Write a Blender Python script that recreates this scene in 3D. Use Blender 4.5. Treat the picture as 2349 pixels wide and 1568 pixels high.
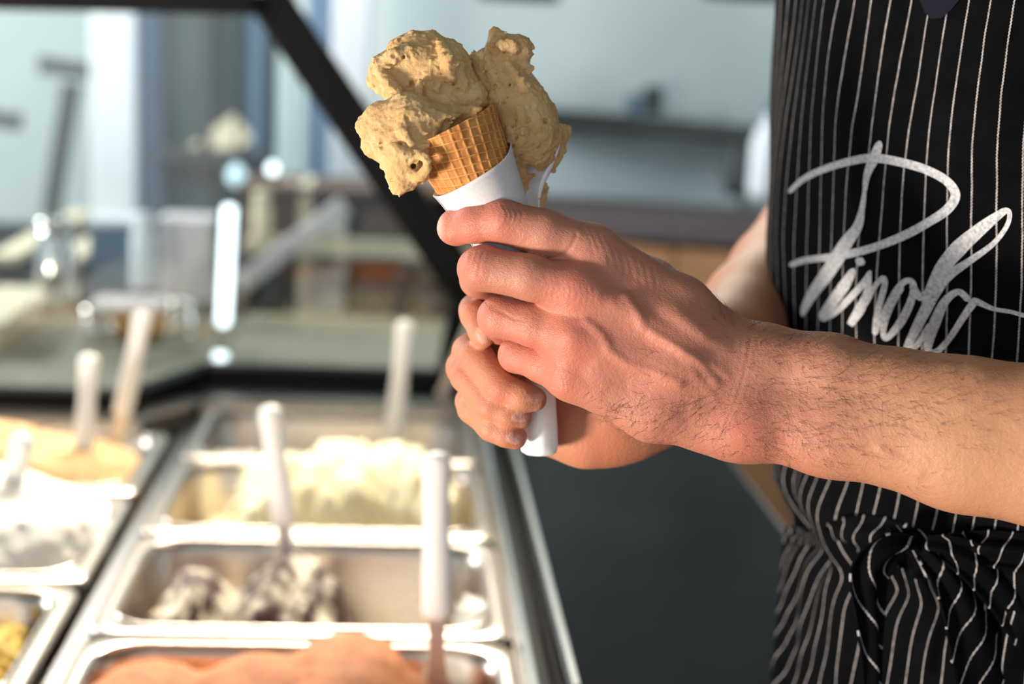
import bpy, bmesh, math, random
import numpy as np
from mathutils import Vector, Matrix
from mathutils.bvhtree import BVHTree

for _o in list(bpy.data.objects):
    bpy.data.objects.remove(_o, do_unlink=True)
SC = bpy.context.scene
COL = SC.collection
random.seed(7)
RNG = np.random.default_rng(11)

# ------------------------------------------------------------------ camera
FPX, CX, CY = 3262.5, 1174.5, 784.0          # focal length and centre in photograph pixels (50 mm on 36 mm)
PITCH, YAW, ROLL = 0.2105, 0.084, 0.050
CAM = np.array([0.0, 0.0, 1.42])
_F = np.array([math.sin(YAW) * math.cos(PITCH), math.cos(YAW) * math.cos(PITCH), -math.sin(PITCH)])
_R0 = np.array([math.cos(YAW), -math.sin(YAW), 0.0])
_U0 = np.cross(_R0, _F)
AR = math.cos(ROLL) * _R0 + math.sin(ROLL) * _U0
AU = -math.sin(ROLL) * _R0 + math.cos(ROLL) * _U0
AF = _F
BASIS = np.stack([AR, AU, AF], 1)             # frame (right, up, away) -> world

cam_data = bpy.data.cameras.new('camera')
cam_data.lens = 50.0
cam_data.sensor_width = 36.0
cam_data.sensor_fit = 'HORIZONTAL'
cam_data.clip_start = 0.02
cam_data.clip_end = 60
cam_data.dof.use_dof = True
cam_data.dof.focus_distance = 0.738
cam_data.dof.aperture_fstop = 3.6
cam_data.dof.aperture_blades = 9
cam_ob = bpy.data.objects.new('camera', cam_data)
cam_ob.matrix_world = Matrix(((AR[0], AU[0], -AF[0], CAM[0]), (AR[1], AU[1], -AF[1], CAM[1]),
                              (AR[2], AU[2], -AF[2], CAM[2]), (0, 0, 0, 1)))
COL.objects.link(cam_ob)
SC.camera = cam_ob

# ------------------------------------------------------------------ light
SC.view_settings.view_transform = 'Standard'
SC.view_settings.look = 'None'
SC.view_settings.gamma = 1.0
SC.view_settings.use_curve_mapping = False
SC.view_settings.exposure = 0.0
SC.cycles.use_denoising = True
SC.cycles.sample_clamp_indirect = 6.0

world = bpy.data.worlds.new('sky')
SC.world = world
world.use_nodes = True
_bg = world.node_tree.nodes['Background']
_bg.inputs['Color'].default_value = (0.78, 0.90, 1.0, 1)
_bg.inputs['Strength'].default_value = 0.74


def lamp(name, kind, loc, target, energy, color, **kw):
    d = bpy.data.lights.new(name, kind)
    d.energy = energy
    d.color = color
    for k, v in kw.items():
        setattr(d, k, v)
    o = bpy.data.objects.new(name, d)
    COL.objects.link(o)
    o.location = loc
    o.rotation_euler = (Vector(target) - Vector(loc)).to_track_quat('-Z', 'Y').to_euler()
    return o


# unseen lamp added low on the left, standing in for bounced sunlight
lamp('low_left_bounce', 'AREA', (-1.62, -0.25, 0.60), (0.0, 0.73, 1.30), 80.0, (1.0, 0.90, 0.78), shape='RECTANGLE', size=0.40, size_y=0.40)
# frontal fill lamp, added unseen behind the camera
lamp('front_fill', 'AREA', (-1.3, -1.7, 1.5), (0.15, 0.8, 1.2), 8.0, (1.0, 0.93, 0.86), shape='RECTANGLE', size=1.4, size_y=1.8)
# unseen strip added for sun on the tubs and long rim highlights
lamp('tub_fill_strip', 'AREA', (-0.30, 2.10, 1.92), (-0.36, 1.36, 0.92), 12.0, (1.0, 0.90, 0.74), shape='RECTANGLE', size=1.5, size_y=0.10, spread=math.radians(60))
# fill lamps added to brighten the back wall, left wall and bench
lamp('rear_wall_fill', 'AREA', (-0.4, 2.9, 2.35), (0.9, 3.9, 1.2), 21.0, (0.86, 0.97, 1.0), shape='RECTANGLE', size=1.2, size_y=0.5)
lamp('side_wall_fill', 'AREA', (-2.6, 3.0, 2.2), (-1.1, 3.8, 1.0), 115.0, (0.96, 0.97, 0.96), shape='RECTANGLE', size=1.2, size_y=1.0)


# ------------------------------------------------------------------ helpers
def C3(px, py, z=0.0):
    """point in the camera-aligned frame (metres): photograph pixel and mm behind the focus plane (735 mm)"""
    d = (735.0 + z) / 1000.0
    return np.array([(px - CX) / FPX * d, -(py - CY) / FPX * d, d])


def toW(p):
    return np.asarray(p) @ BASIS.T + CAM


def W3(px, py, z=0.0):
    return toW(C3(px, py, z))


def ray(px, py):
    return AF + (px - CX) / FPX * AR - (py - CY) / FPX * AU


def onZ(px, py, zz):
    r = ray(px, py)
    return CAM + r * ((zz - CAM[2]) / r[2])


def onY(px, py, yy):
    r = ray(px, py)
    return CAM + r * ((yy - CAM[1]) / r[1])


def projpx(P):
    """world points -> photograph pixels, used to place moles, veins and folds on the arm"""
    q = (np.asarray(P) - CAM) @ BASIS
    return CX + FPX * q[:, 0] / q[:, 2], CY - FPX * q[:, 1] / q[:, 2]


def px2m(r, z=0.0):
    return r * (735.0 + z) / 1000.0 / FPX


def mesh_obj(name, verts, faces, mat=None, parent=None, smooth=True, uvs=None):
    me = bpy.data.meshes.new(name)
    me.from_pydata([tuple(map(float, v)) for v in verts], [], [tuple(map(int, f)) for f in faces])
    if uvs is not None:
        lay = me.uv_layers.new(name='UVMap')
        li = np.empty(len(me.loops), dtype=np.int32)
        me.loops.foreach_get('vertex_index', li)
        lay.data.foreach_set('uv', np.asarray(uvs, dtype=np.float32)[li].ravel())
    o = bpy.data.objects.new(name, me)
    COL.objects.link(o)
    if mat is not None:
        me.materials.append(mat)
    if smooth:
        me.polygons.foreach_set('use_smooth', [True] * len(me.polygons))
    if parent is not None:
        o.parent = parent
        o.matrix_parent_inverse = parent.matrix_world.inverted() if False else Matrix.Translation(-parent.location) if parent.type == 'EMPTY' else Matrix()
    me.update()
    return o


def fast_mesh(name, V, Q, mat, parent=None):
    """numpy quads -> mesh object, smooth"""
    me = bpy.data.meshes.new(name)
    V = np.ascontiguousarray(V, dtype=np.float32)
    if parent is not None or name != 'person': Q = orient(V, Q)
    Q = np.ascontiguousarray(Q, dtype=np.int32)
    me.vertices.add(len(V))
    me.vertices.foreach_set('co', V.ravel())
    me.loops.add(Q.size)
    me.loops.foreach_set('vertex_index', Q.ravel())
    me.polygons.add(len(Q))
    me.polygons.foreach_set('loop_start', np.arange(0, Q.size, 4, dtype=np.int32))
    me.polygons.foreach_set('use_smooth', np.ones(len(Q), dtype=bool))
    me.update(calc_edges=True)
    me.validate()
    o = bpy.data.objects.new(name, me)
    COL.objects.link(o)
    if mat is not None:
        me.materials.append(mat)
    if parent is not None:
        o.parent = parent
        if parent.type == 'EMPTY':
            o.matrix_parent_inverse = Matrix.Translation(-parent.location)
    return o


def tag(o, label=None, cat=None, group=None, kind=None):
    if label: o['label'] = label
    if cat: o['category'] = cat
    if group: o['group'] = group
    if kind: o['kind'] = kind
    return o


def empty(name, loc, label=None, cat=None, group=None):
    o = bpy.data.objects.new(name, None)
    COL.objects.link(o)
    o.location = tuple(map(float, loc))
    o.empty_display_size = 0.02
    return tag(o, label, cat, group)


def bm_obj(name, bm, mat, parent=None, smooth=False):
    me = bpy.data.meshes.new(name)
    bmesh.ops.recalc_face_normals(bm, faces=bm.faces)
    bm.to_mesh(me)
    bm.free()
    o = bpy.data.objects.new(name, me)
    COL.objects.link(o)
    if mat: me.materials.append(mat)
    if smooth: me.polygons.foreach_set('use_smooth', [True] * len(me.polygons))
    if parent is not None:
        o.parent = parent
        if parent.type == 'EMPTY':
            o.matrix_parent_inverse = Matrix.Translation(-parent.location)
    return o


def box(name, lo, hi, mat, parent=None, bevel=0.0, rotz=0.0, pivot=None):
    bm = bmesh.new()
    bmesh.ops.create_cube(bm, size=1.0)
    lo, hi = np.array(lo, float), np.array(hi, float)
    for v in bm.verts:
        v.co = Vector((lo + hi) / 2 + np.array(v.co) * (hi - lo))
    if bevel:
        bmesh.ops.bevel(bm, geom=bm.edges[:], offset=bevel, segments=2, affect='EDGES', profile=0.6)
    if rotz:
        pv = Vector(pivot if pivot is not None else (lo + hi) / 2)
        bmesh.ops.rotate(bm, verts=bm.verts, cent=pv, matrix=Matrix.Rotation(rotz, 3, 'Z'))
    return bm_obj(name, bm, mat, parent)


def bar(name, a, b, w, t, mat, parent=None, bevel=0.0, up=(0, 1, 0)):
    """rectangular bar from a to b, w across (perpendicular to 'up'), t along 'up'"""
    a, b = np.array(a, float), np.array(b, float)
    d = b - a; L = np.linalg.norm(d); d = d / L
    up = np.array(up, float); s = np.cross(d, up); s /= np.linalg.norm(s); u = np.cross(s, d)
    bm = bmesh.new()
    bmesh.ops.create_cube(bm, size=1.0)
    for v in bm.verts:
        c = np.array(v.co)
        v.co = Vector((a + b) / 2 + d * c[0] * L + s * c[1] * w + u * c[2] * t)
    if bevel:
        bmesh.ops.bevel(bm, geom=bm.edges[:], offset=bevel, segments=2, affect='EDGES', profile=0.6)
    return bm_obj(name, bm, mat, parent)


def loft(name, loops, mat, parent=None, cap0=True, cap1=True, smooth=True, closed=True, uvs=None):
    """loops: list of (n,3) arrays"""
    n = len(loops[0]); V = np.concatenate(loops); F = []
    for i in range(len(loops) - 1):
        for j in range(n if closed else n - 1):
            k = (j + 1) % n
            F.append((i * n + j, i * n + k, (i + 1) * n + k, (i + 1) * n + j))
    if cap0: F.append(tuple(range(n - 1, -1, -1)))
    if cap1: F.append(tuple((len(loops) - 1) * n + j for j in range(n)))
    return mesh_obj(name, V, F, mat, parent, smooth, uvs)


def lathe(name, prof, base, mat, parent=None, n=28, axis=(0, 0, 1), flat=1.0):
    """prof: (r, h) pairs turned about an axis standing on base"""
    ax = np.array(axis, float); ax /= np.linalg.norm(ax)
    s = np.cross(ax, (0.31, 0.9, 0.2)); s /= np.linalg.norm(s); t = np.cross(ax, s)
    th = np.linspace(0, 2 * math.pi, n, endpoint=False)
    loops = [np.array(base) + ax * h + r * (np.outer(np.cos(th), s) + flat * np.outer(np.sin(th), t)) for r, h in prof]
    return loft(name, loops, mat, parent)


# ------------------------------------------------------------------ value noise
def _hash(ix, iy, iz):
    h = (ix.astype(np.int64) * 73856093) ^ (iy.astype(np.int64) * 19349663) ^ (iz.astype(np.int64) * 83492791)
    h = (h ^ (h >> 13)) * 1274126177
    h = h ^ (h >> 16)
    return ((h & 0xFFFF).astype(np.float32) / 32767.5) - 1.0


def vnoise(P):
    i = np.floor(P).astype(np.int32); f = (P - i).astype(np.float32)
    f = f * f * (3 - 2 * f)
    r = 0.0
    for dx in (0, 1):
        wx = f[..., 0] if dx else 1 - f[..., 0]
        for dy in (0, 1):
            wy = f[..., 1] if dy else 1 - f[..., 1]
            for dz in (0, 1):
                wz = f[..., 2] if dz else 1 - f[..., 2]
                r = r + wx * wy * wz * _hash(i[..., 0] + dx, i[..., 1] + dy, i[..., 2] + dz)
    return r


def fbm(P, octs=4, gain=0.5):
    r, a = 0.0, 1.0
    for k in range(octs):
        r = r + a * vnoise(P * (2.03 ** k) + 17.3 * k)
        a *= gain
    return r


# ------------------------------------------------------------------ distance-field modelling (flesh, gelato)
class Field:
    def __init__(self, lo, hi, vox):
        self.vox = vox
        self.ax = [np.arange(l, h, vox, dtype=np.float32) for l, h in zip(lo, hi)]
        self.f = np.full([len(a) for a in self.ax], 0.03, dtype=np.float32)

    def like(self):
        g = Field.__new__(Field)
        g.vox, g.ax = self.vox, self.ax
        g.f = np.full(self.f.shape, 0.03, dtype=np.float32)
        return g

    def _sl(self, lo, hi):
        s = []
        for a, l, h in zip(self.ax, lo, hi):
            i0, i1 = np.searchsorted(a, l), np.searchsorted(a, h)
            s.append(slice(max(0, i0), max(0, i1)))
        return tuple(s)

    def _grid(self, s):
        return self.ax[0][s[0]][:, None, None], self.ax[1][s[1]][None, :, None], self.ax[2][s[2]][None, None, :]

    def put(self, s, d, k):
        b = self.f[s]
        if k <= 0:
            self.f[s] = np.minimum(b, d); return
        h = np.clip(0.5 + 0.5 * (b - d) / k, 0, 1)
        self.f[s] = b * (1 - h) + d * h - k * h * (1 - h)

    def cap(self, a, b, ra, rb, k=0.004):
        a, b = np.array(a, np.float32), np.array(b, np.float32)
        m = max(ra, rb) + k + 0.006
        s = self._sl(np.minimum(a, b) - m, np.maximum(a, b) + m)
        x, y, z = self._grid(s)
        ba = b - a; L2 = float(ba @ ba) + 1e-12
        t = np.clip(((x - a[0]) * ba[0] + (y - a[1]) * ba[1] + (z - a[2]) * ba[2]) / L2, 0, 1)
        d = np.sqrt((x - a[0] - t * ba[0]) ** 2 + (y - a[1] - t * ba[1]) ** 2 + (z - a[2] - t * ba[2]) ** 2) - (ra + t * (rb - ra))
        self.put(s, d, k)

    def chain(self, pts, rs, k=0.004):
        for i in range(len(pts) - 1):
            self.cap(pts[i], pts[i + 1], rs[i], rs[i + 1], k)

    def ell(self, c, r, k=0.004, rot=None):
        c, r = np.array(c, np.float32), np.array(r, np.float32)
        m = float(r.max()) + k + 0.006
        s = self._sl(c - m, c + m)
        x, y, z = self._grid(s)
        x, y, z = x - c[0], y - c[1], z - c[2]
        if rot is not None:
            M = np.array(rot, np.float32)
            x, y, z = (M[0, 0] * x + M[1, 0] * y + M[2, 0] * z, M[0, 1] * x + M[1, 1] * y + M[2, 1] * z, M[0, 2] * x + M[1, 2] * y + M[2, 2] * z)
        k0 = np.sqrt((x / r[0]) ** 2 + (y / r[1]) ** 2 + (z / r[2]) ** 2) + 1e-6
        k1 = np.sqrt((x / r[0] ** 2) ** 2 + (y / r[1] ** 2) ** 2 + (z / r[2] ** 2) ** 2) + 1e-6
        self.put(s, k0 * (k0 - 1) / k1, k)

    def join(self, g, k):
        self.put(tuple(slice(None) for _ in range(3)), g.f, k)

    def carve(self, a, b, ra, rb, k=0.002):
        a, b = np.array(a, np.float32), np.array(b, np.float32)
        m = max(ra, rb) + 2 * k + 0.004
        s = self._sl(np.minimum(a, b) - m, np.maximum(a, b) + m)
        x, y, z = self._grid(s)
        ba = b - a; L2 = float(ba @ ba) + 1e-12
        t = np.clip(((x - a[0]) * ba[0] + (y - a[1]) * ba[1] + (z - a[2]) * ba[2]) / L2, 0, 1)
        d = -(np.sqrt((x - a[0] - t * ba[0]) ** 2 + (y - a[1] - t * ba[1]) ** 2 + (z - a[2] - t * ba[2]) ** 2) - (ra + t * (rb - ra)))
        f = self.f[s]
        h = np.clip(0.5 - 0.5 * (f - d) / k, 0, 1)
        self.f[s] = f * (1 - h) + d * h + k * h * (1 - h)

    def noise(self, fn, band=0.008):
        m = np.abs(self.f) < band
        i = np.nonzero(m)
        P = np.stack([self.ax[0][i[0]], self.ax[1][i[1]], self.ax[2][i[2]]], -1)
        self.f[i] += fn(P).astype(np.float32)

    def mesh(self):
        f = self.f; f[f == 0] = 1e-7
        s = f < 0
        nx, ny, nz = f.shape
        c = np.zeros((nx - 1, ny - 1, nz - 1), np.uint8)
        for dx in (0, 1):
            for dy in (0, 1):
                for dz in (0, 1):
                    c += s[dx:nx - 1 + dx, dy:ny - 1 + dy, dz:nz - 1 + dz]
        mix = (c > 0) & (c < 8)
        I = np.stack(np.nonzero(mix), -1)
        idx = np.full(mix.shape, -1, np.int32)
        idx[mix] = np.arange(len(I))
        acc = np.zeros((len(I), 3), np.float32); cnt = np.zeros(len(I), np.float32)
        for a in range(3):
            o1, o2 = [q for q in range(3) if q != a]
            for u in (0, 1):
                for v in (0, 1):
                    p = I.copy(); p[:, o1] += u; p[:, o2] += v
                    q = p.copy(); q[:, a] += 1
                    f0 = f[p[:, 0], p[:, 1], p[:, 2]]; f1 = f[q[:, 0], q[:, 1], q[:, 2]]
                    m = (f0 < 0) != (f1 < 0)
                    t = np.where(m, f0 / np.where(m, f0 - f1, 1), 0)
                    pt = p.astype(np.float32); pt[:, a] += t
                    acc += pt * m[:, None]; cnt += m
        V = acc / cnt[:, None]
        V = np.stack([self.ax[k][0] + V[:, k] * self.vox for k in range(3)], -1)
        Q = []
        for a in range(3):
            o1, o2 = (a + 1) % 3, (a + 2) % 3
            sl0 = [slice(None)] * 3; sl1 = [slice(None)] * 3
            sl0[a] = slice(0, -1); sl1[a] = slice(1, None)
            e = s[tuple(sl0)] != s[tuple(sl1)]
            lo = [0, 0, 0]
            E = np.stack(np.nonzero(e), -1)
            ok = (E[:, o1] > 0) & (E[:, o2] > 0) & (E[:, o1] < f.shape[o1] - 1) & (E[:, o2] < f.shape[o2] - 1)
            E = E[ok]
            ins = s[E[:, 0], E[:, 1], E[:, 2]]
            def cid(d1, d2):
                p = E.copy(); p[:, o1] += d1; p[:, o2] += d2
                return idx[p[:, 0], p[:, 1], p[:, 2]]
            q = np.stack([cid(-1, -1), cid(0, -1), cid(0, 0), cid(-1, 0)], -1)
            q[~ins] = q[~ins][:, ::-1]
            Q.append(q)
        return V, np.concatenate(Q)


def orient(V, Q):
    """faces outward whatever the handedness of the frame the field was built in"""
    a, b, c = V[Q[:, 0]], V[Q[:, 1]], V[Q[:, 2]]
    m = V.mean(0)
    vol = np.einsum('ij,ij->i', a - m, np.cross(b - m, c - m)).sum()
    return Q if vol > 0 else Q[:, ::-1].copy()


def vert_normals(V, Q):
    n = np.cross(V[Q[:, 2]] - V[Q[:, 0]], V[Q[:, 3]] - V[Q[:, 1]])
    N = np.zeros_like(V)
    for k in range(4):
        np.add.at(N, Q[:, k], n)
    return N / (np.linalg.norm(N, axis=1, keepdims=True) + 1e-12)


def relax(V, Q, it=2, w=0.5):
    E = np.concatenate([Q[:, [0, 1]], Q[:, [1, 2]], Q[:, [2, 3]], Q[:, [3, 0]]])
    for _ in range(it):
        S = np.zeros_like(V); n = np.zeros(len(V), np.float32)
        np.add.at(S, E[:, 0], V[E[:, 1]]); np.add.at(n, E[:, 0], 1)
        np.add.at(S, E[:, 1], V[E[:, 0]]); np.add.at(n, E[:, 1], 1)
        V = V * (1 - w) + w * S / np.maximum(n, 1)[:, None]
    return V


def set_color(o, name, cols):
    a = o.data.color_attributes.new(name, 'FLOAT_COLOR', 'POINT')
    c = np.ones((len(o.data.vertices), 4), np.float32); c[:, :3] = cols
    a.data.foreach_set('color', c.ravel())


def seg_dist(x, y, pts):
    """distance in the picture frame from (x, y) to a polyline"""
    d = np.full(x.shape, 1e9)
    for (x0, y0), (x1, y1) in zip(pts[:-1], pts[1:]):
        dx, dy = x1 - x0, y1 - y0
        t = np.clip(((x - x0) * dx + (y - y0) * dy) / (dx * dx + dy * dy + 1e-9), 0, 1)
        d = np.minimum(d, np.hypot(x - x0 - t * dx, y - y0 - t * dy))
    return d


# ------------------------------------------------------------------ materials
def srgb(r, g, b):
    return tuple(((c / 255) / 12.92 if c / 255 <= 0.04045 else ((c / 255 + 0.055) / 1.055) ** 2.4) for c in (r, g, b)) + (1.0,)


class NT:
    def __init__(self, name):
        self.m = bpy.data.materials.new(name); self.m.use_nodes = True
        self.t = self.m.node_tree; self.n = self.t.nodes; self.l = self.t.links
        self.p = self.n['Principled BSDF']

    def add(self, typ, **kw):
        nd = self.n.new(typ)
        for k, v in kw.items():
            if isinstance(k, str) and hasattr(nd, k): setattr(nd, k, v)
        return nd

    def link(self, a, b): self.l.new(a, b)

    def noise(self, scale, detail=4, rough=0.6, vec=None, stretch=None):
        nd = self.add('ShaderNodeTexNoise')
        nd.inputs['Scale'].default_value = scale; nd.inputs['Detail'].default_value = detail; nd.inputs['Roughness'].default_value = rough
        co = self.add('ShaderNodeTexCoord').outputs['Object'] if vec is None else vec
        if stretch:
            mp = self.add('ShaderNodeMapping'); mp.inputs['Scale'].default_value = stretch
            self.link(co, mp.inputs['Vector']); co = mp.outputs['Vector']
        self.link(co, nd.inputs['Vector'])
        return nd.outputs['Fac']

    def ramp(self, fac, stops):
        r = self.add('ShaderNodeValToRGB')
        while len(r.color_ramp.elements) < len(stops): r.color_ramp.elements.new(0.5)
        for e, (p, c) in zip(r.color_ramp.elements, stops): e.position = p; e.color = c
        self.link(fac, r.inputs['Fac'])
        return r.outputs['Color']

    def mix(self, fac, a, b, mode='MIX'):
        m = self.add('ShaderNodeMix'); m.data_type = 'RGBA'; m.blend_type = mode
        for sock, v in ((m.inputs[0], fac), (m.inputs[6], a), (m.inputs[7], b)):
            if isinstance(v, (float, int, tuple)): sock.default_value = v
            else: self.link(v, sock)
        return m.outputs[2]

    def math(self, op, a, b=0.0):
        m = self.add('ShaderNodeMath'); m.operation = op
        for sock, v in ((m.inputs[0], a), (m.inputs[1], b)):
            if isinstance(v, (float, int)): sock.default_value = v
            else: self.link(v, sock)
        return m.outputs[0]

    def bump(self, h, strength=0.3, dist=0.001, nrm=None):
        b = self.add('ShaderNodeBump'); b.inputs['Strength'].default_value = strength; b.inputs['Distance'].default_value = dist
        self.link(h, b.inputs['Height'])
        if nrm is not None: self.link(nrm, b.inputs['Normal'])
        return b.outputs['Normal']


def plain(name, col, rough=0.5, metal=0.0, var=0.12, scale=30, emit=0.0, spec=0.5, bump=0.0):
    t = NT(name)
    f = t.noise(scale, 3)
    d = tuple(max(0, c * (1 - var)) for c in col[:3]) + (1,)
    l = tuple(min(1, c * (1 + var)) for c in col[:3]) + (1,)
    t.link(t.ramp(f, [(0.3, d), (0.7, l)]), t.p.inputs['Base Color'])
    t.p.inputs['Roughness'].default_value = rough; t.p.inputs['Metallic'].default_value = metal
    t.p.inputs['Specular IOR Level'].default_value = spec
    if emit:
        t.p.inputs['Emission Color'].default_value = col; t.p.inputs['Emission Strength'].default_value = emit
    if bump:
        t.link(t.bump(f, bump, 0.002), t.p.inputs['Normal'])
    return t.m


M = {}


def build_materials():
    # skin
    t = NT('skin')
    at = t.add('ShaderNodeVertexColor'); at.layer_name = 'tone'
    blot = t.noise(140, 4, 0.6); fine = t.noise(900, 3, 0.6)
    c = t.mix(t.math('MULTIPLY', blot, 0.22), at.outputs['Color'], srgb(196, 104, 84))
    c = t.mix(t.math('MULTIPLY', fine, 0.18), c, srgb(120, 70, 52))
    t.link(c, t.p.inputs['Base Color'])
    t.p.inputs['Roughness'].default_value = 0.46
    t.p.inputs['Specular IOR Level'].default_value = 0.4
    t.p.inputs['Subsurface Weight'].default_value = 0.06
    t.p.inputs['Subsurface Radius'].default_value = (1.0, 0.35, 0.2)
    t.p.inputs['Subsurface Scale'].default_value = 0.002
    vo = t.add('ShaderNodeTexVoronoi'); vo.feature = 'DISTANCE_TO_EDGE'; vo.inputs['Scale'].default_value = 900
    tc = t.add('ShaderNodeTexCoord'); mp = t.add('ShaderNodeMapping'); mp.inputs['Scale'].default_value = (0.6, 0.6, 1.3)
    t.link(tc.outputs['Object'], mp.inputs['Vector']); t.link(mp.outputs['Vector'], vo.inputs['Vector'])
    n1 = t.bump(t.math('MINIMUM', vo.outputs['Distance'], 0.25), 0.55, 0.0006)
    n2 = t.bump(t.noise(420, 4, 0.65), 0.40, 0.0010, n1)
    t.link(n2, t.p.inputs['Normal'])
    M['skin'] = t.m
    M['arm_hair'] = plain('arm_hair', srgb(44, 30, 24), 0.5)
    # striped twill
    t = NT('pinstripe_twill')
    uv = t.add('ShaderNodeUVMap'); uv.uv_map = 'UVMap'
    sp = t.add('ShaderNodeSeparateXYZ'); t.link(uv.outputs['UV'], sp.inputs[0])
    wob = t.noise(40, 2, 0.5)
    u = t.math('ADD', sp.outputs['X'], t.math('MULTIPLY', wob, 0.0012))
    fr = t.math('ABSOLUTE', t.math('SUBTRACT', t.math('FRACT', t.math('DIVIDE', u, 0.0112)), 0.5))
    tw = t.math('MULTIPLY', t.math('SINE', t.math('MULTIPLY', t.math('ADD', sp.outputs['Y'], u), 3600.0)), 0.010)
    line = t.math('LESS_THAN', t.math('ADD', fr, tw), 0.036)
    cloth = t.ramp(t.noise(60, 4), [(0.3, srgb(3, 3, 5)), (0.7, srgb(9, 9, 11))])
    thread = t.ramp(t.noise(300, 2), [(0.3, srgb(124, 118, 118)), (0.7, srgb(176, 170, 168))])
    t.link(t.mix(line, cloth, thread), t.p.inputs['Base Color'])
    t.p.inputs['Roughness'].default_value = 0.8; t.p.inputs['Specular IOR Level'].default_value = 0.05
    
    weave = t.math('SINE', t.math('MULTIPLY', t.math('ADD', sp.outputs['X'], sp.outputs['Y']), 5200.0))
    n1 = t.bump(weave, 0.10, 0.0003)
    t.link(t.bump(line, 0.4, 0.0004, n1), t.p.inputs['Normal'])
    M['stripe'] = t.m
    M['black_cloth'] = plain('black_cloth', srgb(13, 13, 18), 0.9, spec=0.2, scale=90)
    M['navy_cloth'] = plain('navy_cloth', srgb(14, 17, 30), 0.9, spec=0.2, scale=90)
    t = NT('screen_print')
    f = t.noise(520, 5, 0.7)
    t.link(t.ramp(f, [(0.30, srgb(128, 128, 134)), (0.6, srgb(206, 204, 204))]), t.p.inputs['Base Color'])
    t.p.inputs['Roughness'].default_value = 0.6
    M['print'] = t.m
    # gelato
    def gelato(name, c0, c1, c2, sss=0.2, fscale=260):
        t = NT(name)
        a = t.noise(60, 5, 0.6); b = t.noise(fscale * 3, 3, 0.6)
        col = t.ramp(a, [(0.3, c0), (0.55, c1), (0.8, c2)])
        t.link(t.mix(t.math('MULTIPLY', b, 0.12), col, c0), t.p.inputs['Base Color'])
        t.p.inputs['Roughness'].default_value = 0.55; t.p.inputs['Specular IOR Level'].default_value = 0.35
        t.p.inputs['Subsurface Weight'].default_value = sss
        t.p.inputs['Subsurface Radius'].default_value = (1.0, 0.7, 0.4); t.p.inputs['Subsurface Scale'].default_value = 0.004
        n1 = t.bump(t.noise(fscale, 6, 0.75), 0.4, 0.0020)
        t.link(t.bump(t.noise(fscale * 4, 5, 0.75), 0.55, 0.0010, n1), t.p.inputs['Normal'])
        return t.m
    M['hazel'] = gelato('hazelnut_gelato', srgb(216, 170, 112), srgb(234, 192, 134), srgb(242, 208, 154))
    M['cream'] = gelato('cream_gelato', srgb(240, 224, 176), srgb(250, 238, 200), srgb(255, 246, 220), fscale=120)
    M['milk'] = gelato('milk_gelato', srgb(244, 238, 226), srgb(250, 246, 238), srgb(255, 252, 246), fscale=120)
    M['peach'] = gelato('peach_gelato', srgb(230, 180, 120), srgb(242, 200, 146), srgb(248, 216, 172), fscale=120)
    M['orange'] = gelato('chocolate_orange_gelato', srgb(178, 104, 62), srgb(204, 130, 84), srgb(218, 148, 100), fscale=120)
    M['lemon'] = gelato('lemon_gelato', srgb(196, 160, 66), srgb(220, 186, 92), srgb(236, 208, 130), fscale=120)
    t = NT('stracciatella_gelato')
    co = t.add('ShaderNodeTexCoord')
    wv = t.noise(26, 6, 0.7, stretch=(1.6, 1.0, 0.45))
    t.link(t.ramp(wv, [(0.48, srgb(70, 42, 38)), (0.56, srgb(226, 212, 188)), (1.0, srgb(246, 240, 224))]), t.p.inputs['Base Color'])
    t.p.inputs['Roughness'].default_value = 0.5
    t.link(t.bump(t.noise(120, 6, 0.7), 0.6, 0.004), t.p.inputs['Normal'])
    M['strac'] = t.m
    # wafer
    t = NT('wafer')
    a = t.noise(90, 5, 0.65); b = t.noise(500, 3, 0.6)
    col = t.ramp(a, [(0.3, srgb(186, 122, 58)), (0.6, srgb(222, 160, 84)), (0.85, srgb(238, 184, 112))])
    at = t.add('ShaderNodeVertexColor'); at.layer_name = 'toast'
    col = t.mix(at.outputs['Color'], col, srgb(166, 98, 40))
    t.link(col, t.p.inputs['Base Color']); t.p.inputs['Roughness'].default_value = 0.62
    t.link(t.bump(b, 0.4, 0.0006), t.p.inputs['Normal'])
    M['wafer'] = t.m
    t = NT('white_paper')
    t.link(t.ramp(t.noise(700, 4, 0.7), [(0.3, srgb(206, 200, 200)), (0.7, srgb(220, 214, 213))]), t.p.inputs['Base Color'])
    t.p.inputs['Roughness'].default_value = 0.75
    t.link(t.bump(t.noise(260, 5, 0.7), 0.12, 0.0008), t.p.inputs['Normal'])
    M['paper'] = t.m
    # metals and plastics
    def steel(name, col, rough, scale=(2, 220, 2)):
        t = NT(name)
        f = t.noise(20, 4, 0.6, stretch=scale)
        t.link(t.ramp(f, [(0.3, tuple(c * 0.9 for c in col[:3]) + (1,)), (0.7, col)]), t.p.inputs['Base Color'])
        t.p.inputs['Metallic'].default_value = 1.0
        rr = t.add('ShaderNodeMapRange'); rr.inputs['To Min'].default_value = rough * 0.75; rr.inputs['To Max'].default_value = rough * 1.3
        t.link(f, rr.inputs['Value']); t.link(rr.outputs['Result'], t.p.inputs['Roughness'])
        return t.m
    M['steel'] = steel('brushed_steel', (0.64, 0.57, 0.50, 1), 0.28)
    M['steel_bright'] = steel('polished_steel', (0.80, 0.75, 0.70, 1), 0.16, (2, 40, 2))
    M['steel_blade'] = steel('satin_steel', (0.80, 0.80, 0.80, 1), 0.42, (20, 20, 20))
    M['steel_blade'].node_tree.nodes['Principled BSDF'].inputs['Metallic'].default_value = 0.65
    M['steel_dark'] = steel('dark_steel', (0.30, 0.30, 0.31, 1), 0.35)
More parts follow.
